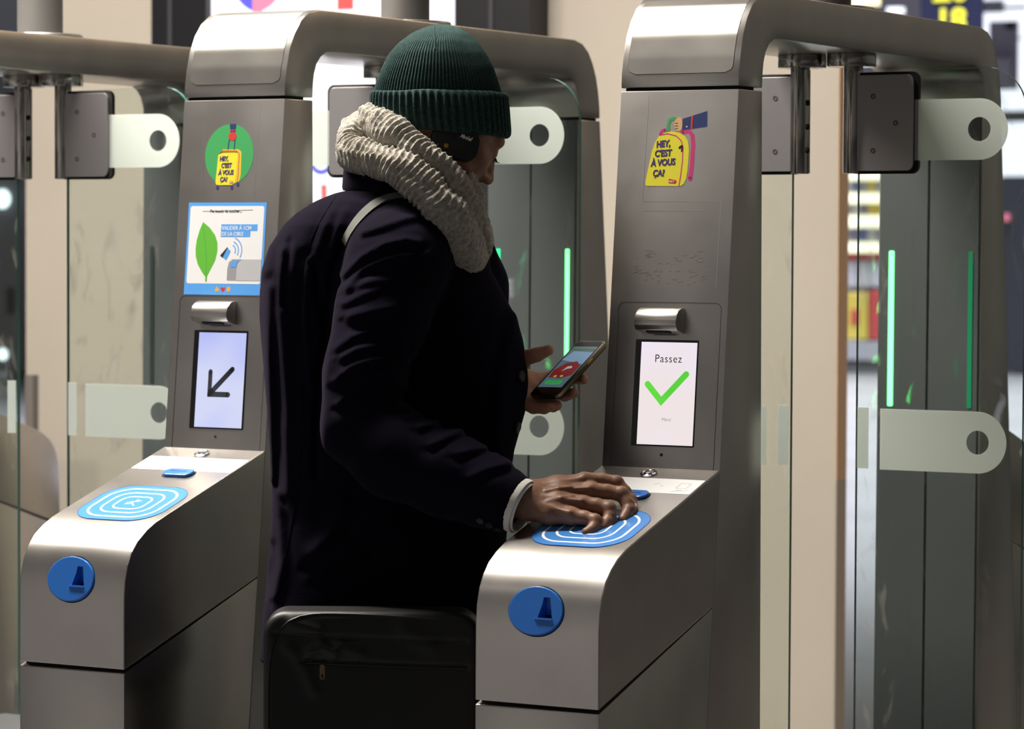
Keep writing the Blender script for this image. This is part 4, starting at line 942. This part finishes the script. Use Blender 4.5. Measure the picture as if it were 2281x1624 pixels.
# ---- hands
def chain(P, pts, k=.004):
    d = None
    for (a, ra), (b, rb) in zip(pts, pts[1:]):
        c = cone(P, a, b, ra, rb); d = c if d is None else smin(d, c, k)
    return d
def L3(*a): return [(loc(u, v, w), r) for u, v, w, r in a]
RF_ = {'index': L3((1302, 1071, -.285, 0.0150), (1340, 1070, -.284, 0.0126), (1373, 1075, -.286, 0.0124), (1393, 1095, -.292, 0.0105), (1405, 1113, -.300, 0.0105), (1411, 1134, -.318, 0.0089)),
       'middle': L3((1318, 1094, -.306, 0.0154), (1352, 1095, -.309, 0.0131), (1383, 1100, -.313, 0.0129), (1396, 1120, -.322, 0.0110), (1401, 1137, -.331, 0.0110), (1388, 1157, -.350, 0.0091)),
       'ring': L3((1300, 1124, -.332, 0.0152), (1330, 1126, -.338, 0.0131), (1356, 1134, -.345, 0.0129), (1358, 1150, -.354, 0.0112), (1354, 1163, -.362, 0.0110), (1342, 1176, -.374, 0.0091)),
       'pinky': L3((1274, 1150, -.354, 0.0150), (1302, 1153, -.362, 0.0124), (1325, 1160, -.370, 0.0119), (1324, 1172, -.378, 0.0105), (1319, 1180, -.384, 0.0101), (1306, 1186, -.389, 0.0087)),
       'thumb': L3((1215, 1122, -.275, 0.0200), (1275, 1130, -.285, 0.0170), (1325, 1145, -.308, 0.0129), (1352, 1155, -.335, 0.0108))}
palm = [L3((1188, 1100, -.292, .024), (1240, 1085, -.285, .020), (1300, 1073, -.283, .0148)), L3((1186, 1108, -.300, .026), (1245, 1100, -.300, .022), (1316, 1096, -.303, .0152)),
        L3((1182, 1120, -.312, .026), (1240, 1122, -.322, .022), (1300, 1124, -.329, .0150)), L3((1178, 1128, -.316, .024), (1225, 1142, -.334, .020), (1274, 1150, -.350, .0145))]
fore = L3((1060, 1085, -.285, .042), (1120, 1105, -.300, .034), (1160, 1110, -.306, .029), (1186, 1112, -.308, .0285))
tend = [L3((1215, 1080, -.308, .003), (1298, 1066, -.297, .004)), L3((1215, 1092, -.322, .003), (1312, 1088, -.320, .004)), L3((1210, 1108, -.334, .003), (1294, 1116, -.346, .0035)), L3((1205, 1125, -.341, .003), (1268, 1142, -.366, .0035))]
veins = [L3((1215, 1095, -.330, .0022), (1245, 1088, -.326, .0022), (1272, 1084, -.322, .0016)), L3((1220, 1118, -.344, .0022), (1250, 1110, -.343, .002), (1275, 1105, -.335, .0014))]
nailR = [(loc(1416, 1129, -.318), .007)]
def rhand(P):
    d = chain(P, fore, .02)
    for p in palm: d = smin(d, chain(P, p, .01), .012)
    for n_, f in RF_.items():
        fd = chain(P, f, .003)
        if n_ != 'thumb':
            for c, r in (f[0], f[2], f[4]): fd = smin(fd, np.linalg.norm(P - c, axis=-1) - r * 1.04, .003)
        d = smin(d, fd, .0055 if n_ != 'thumb' else .010)
    for t_ in tend: d = smin(d, chain(P, t_), .007)
    for t_ in veins: d = smin(d, chain(P, t_), .005)
    return d
def bounds(lst, pad):
    A = np.array([p for c in lst for p, r in c]); return tuple(A.min(0) - pad), tuple(A.max(0) + pad)
lo, hi = bounds(list(RF_.values()) + palm + [fore], .045)
rv, rq = surface(rhand, lo, hi, .0017); rv = relax(rv, rq, 1, .35)
# left hand under the phone
phC = loc(1264, 819, 0.0); phL = np.array([.0905, .088, .0955]); phS = np.array([.0530, -.0535, .0030])
phLn, phSn = phL / np.linalg.norm(phL), phS / np.linalg.norm(phS); phSn -= phLn * (phLn @ phSn); phSn /= np.linalg.norm(phSn); phN = np.cross(phSn, phLn)
LF_ = {'thumb': L3((1120, 835, .030, 0.0190), (1160, 800, .010, 0.0157), (1196, 790, -.008, 0.0132), (1222, 780, -.020, 0.0101)),
       'index': L3((1190, 850, .045, 0.0140), (1245, 838, .050, 0.0121), (1282, 842, .028, 0.0112), (1299, 845, -.004, 0.0096)),
       'middle': L3((1180, 868, .030, 0.0146), (1228, 872, .030, 0.0125), (1258, 880, .008, 0.0116), (1278, 876, -.026, 0.0096)),
       'ring': L3((1172, 885, .012, 0.0143), (1205, 899, .008, 0.0125), (1232, 904, -.012, 0.0114), (1240, 903, -.030, 0.0101))}
LF_['pinky'] = L3((1160, 893, -.002, 0.0134), (1188, 908, -.014, 0.0114), (1212, 910, -.030, 0.0101), (1224, 907, -.040, 0.0090))
palmL = [L3((1130, 862, .05, .028), (1170, 850, .045, .022), (1195, 848, .042, .0150)), L3((1125, 868, .045, .028), (1160, 866, .035, .022), (1182, 868, .030, .016)), L3((1120, 872, .04, .026), (1150, 882, .02, .021), (1172, 886, .012, .015)), L3((1120, 850, .04, .024), (1150, 825, .02, .018), (1165, 805, .012, .014))]
foreL = L3((1060, 885, .12, .036), (1100, 872, .075, .030), (1128, 864, .05, .028))
def lhand(P):
    d = chain(P, foreL, .02)
    for p in palmL: d = smin(d, chain(P, p, .01), .014)
    for n_, f in LF_.items(): d = smin(d, chain(P, f, .004), .006)
    q = P - (phC - phN * .006); qq = np.stack([q @ phLn, q @ phSn, q @ phN], -1)            # nothing pushes through the phone
    bx = np.abs(qq) - np.array([.082, .040, .0075]); bxd = np.linalg.norm(np.maximum(bx, 0), axis=-1) + np.minimum(bx.max(-1), 0)
    return np.maximum(d, -(bxd - .0005))
lo, hi = bounds(list(LF_.values()) + palmL + [foreL], .04)
lv, lq = surface(lhand, lo, hi, .002); lv = relax(lv, lq, 1, .35)

# ---- head
Hc = loc(1009, 290, .0); al, be = math.radians(17), math.radians(33)
hf = np.array([math.cos(al) * math.cos(be), math.sin(al) * math.cos(be), -math.sin(be)]); hs = np.array([math.sin(al), -math.cos(al), 0.0]); hu = np.cross(hf, -hs); hu = hu if hu[2] > 0 else -hu
HA = np.array([hf, hs, hu])
def hp(a, b, c): return Hc + hf * a + hs * b + hu * c
neck = [(hp(-.06, 0, -.03), .060), (loc(895, 400, .015), .064), (loc(880, 500, .02), .075)]
def head(P):
    d = ellip(P, hp(-.022, 0, .028), HA, (.098, .076, .096))
    d = smin(d, ellip(P, hp(.030, 0, -.036), HA, (.060, .062, .078)), .03)
    d = smin(d, ellip(P, hp(.062, 0, -.098), HA, (.026, .030, .022)), .03)
    for s in (-1, 1):
        d = smin(d, ellip(P, hp(.052, s * .043, -.026), HA, (.028, .024, .024)), .018)
        d = smin(d, cone(P, hp(.030, s * .060, -.060), hp(.062, s * .02, -.10), .014, .018), .03)
    d = smin(d, cone(P, hp(.078, -.032, .025), hp(.078, .032, .025), .0105, .0105), .018)
    for s in (-1, 1): d = smax(d, -(np.linalg.norm(P - hp(.108, s * .031, .002), axis=-1) - .0150), .012)
    for s in (-1, 1): d = smin(d, np.linalg.norm(P - hp(.0770, s * .030, .000), axis=-1) - .0125, .006)
    n_ = smin(cone(P, hp(.084, 0, .008), hp(.103, 0, -.034), .0075, .0100), ellip(P, hp(.104, 0, -.039), HA, (.0120, .0110, .0100)), .006)
    for s in (-1, 1): n_ = smin(n_, ellip(P, hp(.095, s * .0125, -.042), HA, (.0115, .0070, .0085)), .005)
    for s in (-1, 1): n_ = np.maximum(n_, -ellip(P, hp(.098, s * .0088, -.0500), HA, (.0065, .0038, .006)))
    d = smin(d, n_, .010)
    d = smin(d, ellip(P, hp(.089, 0, -.071), HA, (.013, .024, .0065)), .006); d = smin(d, ellip(P, hp(.087, 0, -.083), HA, (.012, .020, .0070)), .006)
    for s in (-1, 1): d = smin(d, ellip(P, hp(-.006, s * .076, -.008), HA, (.017, .008, .031)), .006)
    return smin(d, chain(P, neck, .02), .03)
lo = np.minimum(Hc - .155, loc(860, 500, 0) - .06); hi = Hc + .165
hv, hq = surface(head, tuple(lo + [0, -.02, 0]), tuple(hi), .0028); hv = relax(hv, hq, 1, .3)
# ---- trunk, arms and legs that carry the clothes
hip = loc(850, 1330, .03)
feet = [np.array([-.10, .02, .0]), np.array([.06, .14, .0])]
legs = [[(hip + [-.04, -.05, 0], .085), (feet[0] + [.01, .0, .48], .062), (feet[0] + [0, 0, .09], .042)], [(hip + [.06, .05, 0], .085), (feet[1] + [0, 0, .48], .062), (feet[1] + [0, 0, .09], .042)]]
def trunk(P):
    d = loft(P, -.045); d = smax(d, P[..., 2] - (top_z - .05), .03); d = smax(d, (hem_z + .06) - P[..., 2], .02)
    d = smin(d, chain(P, [(p, max(.03, r - .035)) for p, r in sleeve[:-1]] + [(fore[1][0], .033)], .02), .03)
    d = smin(d, chain(P, [(p, max(.03, r - .035)) for p, r in sleeve_l[:-1]] + [(foreL[1][0], .028)], .02), .03)
    d = smin(d, chain(P, [(neck[1][0], .058), (loc(880, 520, .02), .07)], .02), .03)
    for l in legs: d = smin(d, chain(P, [(p, r - .012) for p, r in l], .02), .03)
    return d
tv, tq = surface(trunk, (-.32, -.38, .03), (.33, .30, top_z + .12), .012)
def fm(c):
    m = np.zeros(len(c), int)
    q = (c - Hc) @ HA.T; hair = (c[:, 2] > 1.45) & (q[:, 0] < .022) & (q[:, 2] > -.030); m[hair] = 2
    for p, r in nailR: m[np.linalg.norm(c - p, axis=1) < r] = 3
    lh = (c[:, 1] > -.12) & (c[:, 0] > .18) & (c[:, 2] > 1.15) & (c[:, 2] < 1.35); m[lh] = 1
    return m
body = mesh_from('body', [(hv, hq), (rv, rq), (lv, lq), (tv, tq)], [M['skin'], M['palm'], M['hair'], M['nail']], person, fm)
# eyelashes
bm = bmesh.new()
for s in (1, -1):
    for k in range(9):
        t = (k - 4) / 4; a = hp(.0885, s * .030 + t * .009, -.0035 - .002 * t * t); b = a + hf * (.0105) + hu * -.0035 + hs * t * .003; c = (a + b) / 2 + hu * -.0022
        tube_mesh(bm, [Vector(to_world(x)) for x in (a, c, b)], [.0006, .0005, .0002], 5)
lash = from_bm('eyelashes', bm, M['hair'], person, smooth=True)
lash['kind'] = 'stuff'
# trousers and shoes
def trou(P):
    d = None
    for l in legs: c = chain(P, [(p, r + .012) for p, r in l[:2]] + [(l[2][0], l[2][1] + .022)], .02); d = c if d is None else smin(d, c, .03)
    return np.maximum(d, .07 - P[..., 2])
v_, q_ = surface(trou, (-.28, -.16, .05), (.28, .36, hem_z + .16), .009)
mesh_from('trousers', [(v_, q_)], [M['trousers']], person)
fd = np.array([math.sin(math.radians(40)), math.cos(math.radians(40)), 0])
for f in feet:
    def shoe(P, f=f):
        d = chain(P, [(f + fd * -.05 + [0, 0, .048], .042), (f + fd * .08 + [0, 0, .042], .043), (f + fd * .17 + [0, 0, .034], .034)], .02); d = smin(d, cone(P, f + [0, 0, .06], f + [0, 0, .12], .043, .045), .02)
        return np.maximum(d, .0025 - P[..., 2])
    v_, q_ = surface(shoe, tuple(f + [-.16, -.16, -.01]), tuple(f + [.22, .24, .19]), .007); mesh_from('shoe', [(v_, q_)], [M['leather']], person)

# ---- beanie
def knit_rings(name, rws, m, n, ribs, amp, parent, cap=False, yaw=0):
    bm = bmesh.new(); rr = []
    for i, (ul, ur, vl, vr, b, wc, am) in enumerate(rws):
        l, r = loc(ul, vl, wc), loc(ur, vr, wc); c = (l + r) / 2; a = (r - l) / 2; al_ = np.linalg.norm(a); au = a / al_; L = []
        for k in range(n):
            t = 2 * PI * k / n; w = math.cos(ribs * t); w = math.copysign(abs(w) ** .7, w); g = amp * am * w
            p = c + au * (al_ + g) * math.cos(t) + np.array([0, 1, 0]) * (b + g) * math.sin(t)
            p = p + np.array([0, 0, 1]) * noise.noise(Vector(p) * 22) * .0022
            L.append(bm.verts.new(Vector(to_world(p))))
        rr.append(L)
    for a, b in zip(rr, rr[1:]):
        for k in range(n): j = (k + 1) % n; bm.faces.new((a[k], a[j], b[j], b[k]))
    bm.faces.new(rr[-1]) if cap else None
    return from_bm(name, bm, m, parent, smooth=True, auto=False)
def interp_rows(keys, n):
    K = np.array(keys, float); P_ = K[:, :]; d = np.r_[0, np.cumsum(np.hypot(np.diff(P_[:, 0]), np.diff(P_[:, 2])))]; t = np.linspace(0, d[-1], n); o = np.stack([np.interp(t, d, P_[:, k]) for k in range(P_.shape[1])], 1)
    for _ in range(2): o[1:-1] = (o[:-2] + 2 * o[1:-1] + o[2:]) / 4
    return [tuple(x) for x in o]
wb_ = .012
dome = [(832, 1120, 260, 262, .098, wb_, 1.0), (831, 1119, 225, 227, .100, wb_, 1.0), (833, 1116, 206, 207, .101, wb_, 1.0), (840, 1109, 180, 180, .099, wb_, 1.0), (852, 1099, 150, 150, .094, wb_, .9), (868, 1083, 120, 120, .085, wb_, .7), (888, 1066, 95, 96, .072, wb_, .5), (915, 1047, 75, 77, .054, wb_, .35), (943, 1027, 62, 64, .035, wb_, .25), (962, 1010, 55, 57, .019, wb_, .15), (980, 992, 53, 53, .004, wb_, 0)]
bn = knit_rings('beanie', interp_rows(dome, 70), M['beanie'], 1040, 104, .0011, person, True); bn['label'] = 'dark green knitted beanie with a turned-up cuff'
cuf = [(838, 1112, 210, 212, .100, wb_, .2), (831, 1118, 203, 205, .104, wb_, .5), (827, 1126, 206, 208, .109, wb_, .9), (826, 1130, 215, 217, .112, wb_, 1), (825, 1132, 235, 238, .113, wb_, 1), (825, 1134, 255, 262, .113, wb_, 1), (827, 1136, 272, 286, .112, wb_, 1), (831, 1136, 280, 300, .110, wb_, .9), (836, 1131, 284, 307, .106, wb_, .6), (842, 1122, 283, 308, .101, wb_, .3), (846, 1116, 274, 298, .098, wb_, .1)]
knit_rings('cuff', interp_rows(cuf, 60), M['beanie'], 1120, 56, .0026, bn)
# crown seam
bvb = BVHTree.FromPolygons([v.co + Vector(O) for v in bn.data.vertices], [tuple(p.vertices) for p in bn.data.polygons])
ps = [on(u, v, bvb, .0002)[0] for u, v in resample([(966, 58), (968, 80), (970, 110)], 16)]
bm = bmesh.new(); tube_mesh(bm, [p for p in ps if p is not None], .0014, 6); from_bm('crown_seam', bm, M['beanie'], bn, smooth=True)

# ---- scarf: two turns round the neck and the hanging front fold
def scarf_roll(name, pts, parent, closed=True, n=620, seg=44, ribsp=.0108, amp=.0020, flat=.78, seed=0):
    P_ = np.array([np.r_[loc(u, v, w), r] for u, v, w, r in pts]); K = len(P_)
    if closed: ext = np.concatenate([P_, P_[:1]]); 
    else: ext = P_
    # Catmull-Rom through the points
    out = []; m_ = K if closed else K - 1
    for i in range(m_):
        p0 = P_[(i - 1) % K] if closed or i > 0 else P_[0]; p1 = P_[i]; p2 = P_[(i + 1) % K]; p3 = P_[(i + 2) % K] if closed or i < K - 2 else P_[-1]
        for t in np.linspace(0, 1, 24, endpoint=False): out.append(.5 * ((2 * p1) + (-p0 + p2) * t + (2 * p0 - 5 * p1 + 4 * p2 - p3) * t * t + (-p0 + 3 * p1 - 3 * p2 + p3) * t ** 3))
    out.append(P_[0] if closed else P_[-1]); out = resample(np.array(out), n + 1); 
    if closed: out = out[:-1]
    N = len(out); dl = np.linalg.norm(np.diff(out[:, :3], axis=0), axis=1); s = np.r_[0, np.cumsum(dl)]
    bm = bmesh.new(); rings = []; axis = np.array([0, 0, 1.0])
    for i in range(N):
        a = out[(i - 1) % N if closed else max(0, i - 1)][:3]; b = out[(i + 1) % N if closed else min(N - 1, i + 1)][:3]; t = b - a; t /= np.linalg.norm(t)
        c0 = np.array([loc(905, 400, .01)[0], .01, out[i][2]]); o_ = out[i][:3] - c0; o_[2] = 0; o_ = o_ - t * (o_ @ t); o_ /= (np.linalg.norm(o_) + 1e-9); w = np.cross(t, o_); r = out[i][3]; L = []
        for k in range(seg):
            th = 2 * PI * k / seg
            ph = s[i] / ribsp * 2 * PI + 1.3 * math.sin(th + seed) + 3.2 * noise.noise(Vector((s[i] * 11, math.cos(th), math.sin(th) + seed)))
            rb = math.sin(ph) + .25 * math.sin(2 * ph + th); fade = min(1, max(.2, (.19 - out[i][0]) / .16)) * (.6 + .8 * max(0, .5 + noise.noise(Vector((s[i] * 6, th * .6, seed + 7))))); dirv = o_ * math.cos(th) * flat + w * math.sin(th)
            p = out[i][:3] + dirv * r; nz = noise.noise(Vector(p) * 28 + Vector((seed, 0, 0))) * .0075 + noise.noise(Vector(p) * 150) * .0022 + noise.noise(Vector(p) * 380) * .0016
            p = p + dirv * (amp * fade * rb + nz + .0045 * noise.noise(Vector((s[i] * 7, math.cos(th) * 2.2, math.sin(th) * 2.2 + seed))) ); L.append(bm.verts.new(Vector(to_world(p))))
        rings.append(L)
    for i in range(N if closed else N - 1):
        a, b = rings[i], rings[(i + 1) % N]
        for k in range(seg): j = (k + 1) % seg; bm.faces.new((a[k], a[j], b[j], b[k]))
    if not closed: bm.faces.new(rings[0][::-1]); bm.faces.new(rings[-1])
    return from_bm(name, bm, M['scarf'], parent, smooth=True, auto=False)
sf = scarf_roll('scarf', [(828, 272, -.015, .031), (862, 285, -.075, .031), (905, 315, -.108, .031), (950, 352, -.122, .030), (992, 388, -.118, .030), (1030, 440, -.095, .031), (1058, 500, -.05, .033), (1066, 530, .02, .033), (1040, 490, .09, .032), (975, 400, .125, .032), (890, 320, .115, .031), (840, 282, .06, .030)], person, seed=1)
sf['label'] = 'chunky pale grey knitted scarf wound around the neck'
scarf_roll('scarf_loop', [(792, 300, .000, .034), (782, 338, -.045, .032), (815, 352, -.088, .030), (858, 362, -.118, .031), (905, 385, -.140, .033), (950, 425, -.150, .035), (988, 470, -.145, .038), (1022, 522, -.120, .040), (1045, 562, -.075, .040), (1052, 565, .000, .036), (1030, 520, .09, .034), (960, 420, .135, .034), (870, 335, .125, .033), (815, 298, .07, .033)], sf, seed=5, amp=.0023)
scarf_roll('scarf_end', [(1030, 395, -.075, .024), (1052, 440, -.070, .029), (1062, 485, -.055, .029), (1066, 530, -.045, .027), (1070, 562, -.035, .023), (1072, 583, -.03, .015)], sf, closed=False, n=300, seed=9, amp=.0018, ribsp=.009)

# loose fibres standing off the wool
def fuzz(name, src, count, length, m, parent, seed):
    rg = np.random.default_rng(seed); me = src.data; nv = len(me.vertices); co = np.empty(nv * 3); me.vertices.foreach_get('co', co); co = co.reshape(-1, 3); no = np.empty(nv * 3); me.vertices.foreach_get('normal', no); no = no.reshape(-1, 3)
    V_, F_ = [], []
    for i in rg.integers(0, nv, count):
        p, n_ = co[i], no[i]; t = rg.normal(size=3); t -= n_ * (t @ n_); t /= np.linalg.norm(t) + 1e-9; L_ = length * rg.uniform(.4, 1.2); s_ = np.cross(n_, t) * .00016; b = len(V_)
        for k, f in enumerate((0, .5, 1)):
            q = p + n_ * L_ * f * (1 - .35 * f) + t * L_ * (f * f) * .9; w_ = s_ * (1 - .6 * f); V_ += [q - w_, q + w_]
        F_ += [(b, b + 1, b + 3, b + 2), (b + 2, b + 3, b + 5, b + 4)]
    fm_ = bpy.data.meshes.new(name); fm_.from_pydata([tuple(v) for v in V_], [], F_); o = link_mesh(name, fm_, m, parent); o['kind'] = 'stuff'; return o
for k, o in enumerate([sf] + list(sf.children)): fuzz('wool_fibres', o, 2600, .0048, M['scarf'], o if o is sf else sf, k)
fuzz('wool_fibres', bn, 1500, .0030, M['beanie'], bn, 9)

# ---- headphones
hpn = empty('headphones', tuple(O + to_world(hp(-.003, .09, .005))), 'black over-ear headphones with white script lettering, worn under the green beanie', 'headphones')
def in_parent(o, p): o.parent = p; o.matrix_parent_inverse = Matrix.Translation(-p.location); return o
for s in (1, -1):
    e0 = Vector(O + to_world(loc(1022, 311, -.084) if s > 0 else hp(.0, -.088, -.012)))
    ex = Vector(to_world(np.array([.96, .12 * s, -.22]))).normalized(); nn = Vector(to_world(np.array([.10, -1.0, .04]) * s)).normalized(); ey = nn.cross(ex).normalized(); ex = ey.cross(nn)
    fc = Frame(e0, ex, ey); fc.n = nn if fc.n.dot(nn) > 0 else fc.n
    bm = bmesh.new(); poly(bm, fc, rrect(-.050, .040, -.036, .022, .021, 12), -.024, .0); c_ = in_parent(from_bm('ear_cup', bm, M['leather'], None, bevel=.004, seg=3, smooth=True), hpn)
    bm = bmesh.new(); poly(bm, fc, rrect(-.046, .036, -.032, .018, .018, 12), -.038, -.022); in_parent(from_bm('ear_cushion', bm, M['leather'], None, bevel=.005, seg=3, smooth=True), hpn)
    bm = bmesh.new(); poly(bm, fc, ell(-.020, -.016, .0045, .0045, 24), -.001, .0018); in_parent(from_bm('brass_rivet', bm, M['brass'], None, bevel=.0006), hpn)
    if s > 0:
        t_ = text('script_lettering', fc, 'Marshall', .0005, .0050, .0105, M['white'], None, .0006, 'LEFT', .012, math.radians(-8), .45, .72, .86); in_parent(t_, hpn)
bm = bmesh.new(); arcp = []
for k in range(25):
    th = PI * k / 24; arcp.append(Vector(O) + Vector(to_world(loc(985, 240, .012) + np.array([.0, -math.cos(th) * .078, math.sin(th) * .105]))))
tube_mesh(bm, arcp, .004, 10); in_parent(from_bm('headband', bm, M['leather'], None, smooth=True), hpn)

# ---- phone
ph = empty('smartphone', tuple(O + to_world(phC)), 'black smartphone with a lit colourful screen, held in the left hand of the person', 'phone')
fp = Frame(O + to_world(phC), to_world(phSn), to_world(phLn))
bm = bmesh.new(); poly(bm, fp, rrect(-.0375, .0375, -.080, .080, .010, 8), -.0115, .0002); in_parent(from_bm('case', bm, M['leather'], None, bevel=.0022, smooth=True), ph)
bm = bmesh.new(); ring(bm, fp, rrect(-.0385, .0385, -.081, .081, .011, 8), rrect(-.0355, .0355, -.078, .078, .009, 8), -.0075, -.0015); in_parent(from_bm('brass_rim', bm, mat('dull_gold', (.26, .20, .11), .3, 1), None), ph)
def ps_(name, pts, m, h=.0006): 
    bm = bmesh.new(); poly(bm, fp, pts, 0, h); return in_parent(from_bm(name, bm, m, None), ph)
def em(n, c, s): return mat(n, (.02, .02, .02), .15, emit=c, es=s)
ps_('glass_front', rrect(-.0345, .0345, -.077, .077, .008), M['bezel'], .0004)
ps_('screen_image', rrect(-.0315, .0315, -.058, .062, .002, 2), em('phone_blue_grey', (.10, .16, .20), .6), .0006)
ps_('sky_picture', [(-.0315, .022), (.0315, .010), (.0315, .045), (-.020, .048)], em('phone_light_blue', (.22, .38, .55), .6), .0008)
ps_('red_picture', [(-.026, -.030), (-.028, -.008), (-.012, .012), (.012, .018), (.029, .006), (.028, -.022), (.008, -.032)], em('phone_red', (.22, .015, .015), .6), .0010)
ps_('white_scribble', [(-.006, -.012), (.004, -.004), (.014, -.002), (.010, .004), (.000, .002)], em('phone_pale', (.5, .55, .6), .6), .0012)
ps_('green_button', rrect(-.023, .021, -.050, -.038, .006), em('phone_green', (.03, .42, .08), .6), .0010)
ps_('green_strip', [(-.029, .050), (.029, .050), (.029, .056), (-.029, .056)], em('phone_dark_green', (.03, .13, .07), .6), .0008)
ps_('yellow_spot', ell(-.010, -.027, .004, .003, 14), em('phone_yellow', (.5, .45, .1), .6), .0013); ps_('yellow_spot', ell(.006, -.026, .004, .003, 14), bpy.data.materials['phone_yellow'], .0013)
tx = text('button_text', fp, '2,10 €', -.001, -.0465, .0075, M['white'], None, .0032, 'CENTER', .01); in_parent(tx, ph)
bm = bmesh.new(); poly(bm, fp, rrect(.0380, .0395, .015, .032, .0005, 2), -.006, -.0025); in_parent(from_bm('side_button', bm, M['brass'], None), ph)
# travel card pressed on the reader under the fingers
cdp = loc(1362, 1150, -.349); fcd = Frame(O + to_world(cdp), SLOPE.ex.lerp(Vector(SLOPE.ey), .35), SLOPE.ey.lerp(-Vector(SLOPE.ex), .35))
tg = decal('travel_card', fcd, [('p', rrect(-.020, .006, -.010, .014, .004, 4))], M['bezel'], None, -.0008, .0010); tag(tg, 'small dark travel card pinched under the fingers above the blue reader pad', 'card')

# ---- shoulder bag
bagw = -.216
def bp(u, v, w=bagw): return Vector(O) + Vector(to_world(loc(u, v, w)))
bg = empty('shoulder_bag', tuple(bp(800, 1500)), 'black shoulder bag with a zipped front pocket hanging at the hip of the person', 'bag')
bl = [(588, 1660), (592, 1500), (600, 1420), (612, 1385), (635, 1362), (670, 1356), (760, 1360), (860, 1362), (960, 1368), (1020, 1382), (1040, 1410), (1046, 1480), (1048, 1660)]
def bag_sdf_build():
    A = loc(589, 1500, bagw); B = loc(1070, 1500, bagw); zt_ = loc(800, 1357, bagw)[2]; x0_, x1_ = A[0], B[0]; zb_ = zt_ - .32; wc = bagw + .012; hw = .052
    def f(P):
        cx = (x0_ + x1_) / 2; hx = (x1_ - x0_) / 2; cz = (zt_ + zb_) / 2; hz = (zt_ - zb_) / 2
        r = .042; qx = np.abs(P[..., 0] - cx) - (hx - r); qz = np.abs(P[..., 2] - cz) - (hz - r)
        d2 = np.hypot(np.maximum(qx, 0), np.maximum(qz, 0)) + np.minimum(np.maximum(qx, qz), 0) - r
        qd = np.abs(P[..., 1] - wc) - hw; e_ = .016
        d = np.hypot(np.maximum(d2 + e_, 0), np.maximum(qd + e_, 0)) + np.minimum(np.maximum(d2, qd) + e_, 0) - e_
        u, v = to_px(P); front = P[..., 1] < wc
        disp = 0
        for pts, a, w in (([(610, 1412), (700, 1418), (860, 1424), (1040, 1430)], -.004, 5), ([(675, 1473), (760, 1478), (900, 1484), (1040, 1488)], -.006, 6), ([(650, 1390), (690, 1400), (706, 1406)], .006, 14), ([(690, 1452), (718, 1442), (745, 1455)], .008, 12), ([(760, 1440), (800, 1455)], .005, 14), ([(640, 1440), (670, 1470), (700, 1540)], .004, 14), ([(900, 1400), (960, 1440)], .004, 20)):
            bd, sg = poly_dist(u, v, pts); disp = disp + a * np.exp(-(bd / w) ** 2)
        return d - np.where(front, disp, 0)
    v_, q_ = surface(f, (x0_ - .03, wc - hw - .03, zb_ - .02), (x1_ + .03, wc + hw + .02, zt_ + .03), .0032)
    return relax(v_, q_, 1, .4), q_
bv, bq = bag_sdf_build()
bo = mesh_from('bag_body', [(bv, bq)], [M['bagcloth']], None); bo.location = O; bo.parent = bg; bo.matrix_parent_inverse = Matrix.Translation(-bg.location)
bvg = BVHTree.FromPolygons([v.co + Vector(O) for v in bo.data.vertices], [tuple(p.vertices) for p in bo.data.polygons])
def bag_tube(name, pts, r, m, n=60):
    ps = [on(u, v, bvg, .0004)[0] for u, v in smooth_path(pts, n)]; bm = bmesh.new(); tube_mesh(bm, [p + Vector(O) for p in ps if p is not None], r, 8); return in_parent(from_bm(name, bm, m, None, smooth=True), bg)
bag_tube('edge_piping', [(598, 1640), (598, 1500), (604, 1425), (618, 1392), (645, 1371), (700, 1366), (860, 1372), (1000, 1382)], .0022, M['bagcloth'], 90)
bag_tube('zip', [(680, 1477), (760, 1482), (900, 1488), (1040, 1492)], .0016, M['leather'])
p, nrm = on(718, 1482, bvg, .001); zp = Frame(Vector(O) + p, (Rh[0], Rh[1], 0), (0, 0, 1))
bm = bmesh.new(); ring(bm, zp, rrect(-.0045, .0045, -.026, .001, .004, 5), rrect(-.0020, .0020, -.0235, -.016, .0018, 5), 0, .002); in_parent(from_bm('zip_pull', bm, mat('old_brass', (.20, .15, .08), .45, .9), None), bg)
# strap: up the back, over the right shoulder, under the scarf
def ribbon(name, pts, width, lift, m, parent, n=90):
    q = smooth_path(pts, n); L = []; 
    for i, (u, v) in enumerate(q):
        p, nr = on(u, v, lift=lift)
        if p is not None: L.append((p, nr))
    bm = bmesh.new(); rr = []
    N_ = [sum((L[j][1] for j in range(max(0, i - 4), min(len(L), i + 5))), Vector()).normalized() for i in range(len(L))]
    Pp = [sum((L[j][0] for j in range(max(0, i - 3), min(len(L), i + 4))), Vector()) / (min(len(L), i + 4) - max(0, i - 3)) for i in range(len(L))]
    for i in range(len(L)):
        t = (Pp[min(i + 1, len(L) - 1)] - Pp[max(i - 1, 0)]).normalized(); s_ = t.cross(N_[i]).normalized(); nn = N_[i]
        rr.append([bm.verts.new(Vector(O) + Pp[i] + s_ * a * width / 2 + nn * b) for a, b in ((-1, -.004), (1, -.004), (1, .0016), (-1, .0016))])
    for a, b in zip(rr, rr[1:]):
        for k in range(4): j = (k + 1) % 4; bm.faces.new((a[k], a[j], b[j], b[k]))
    bm.faces.new(rr[0][::-1]); bm.faces.new(rr[-1]); return in_parent(from_bm(name, bm, m, None), parent)
st = ribbon('shoulder_strap', [(766, 543), (782, 512), (800, 487), (822, 464), (848, 446), (878, 437), (910, 433), (945, 437), (985, 446)], .0175, .0022, M['strap'], bg)
st['label'] = 'grey canvas strap over the shoulder'
bag_strap = ribbon('side_strap', [(582, 1440), (576, 1520), (570, 1600)], .018, .003, M['bagcloth'], bg) if on(582, 1440)[0] is not None and False else None
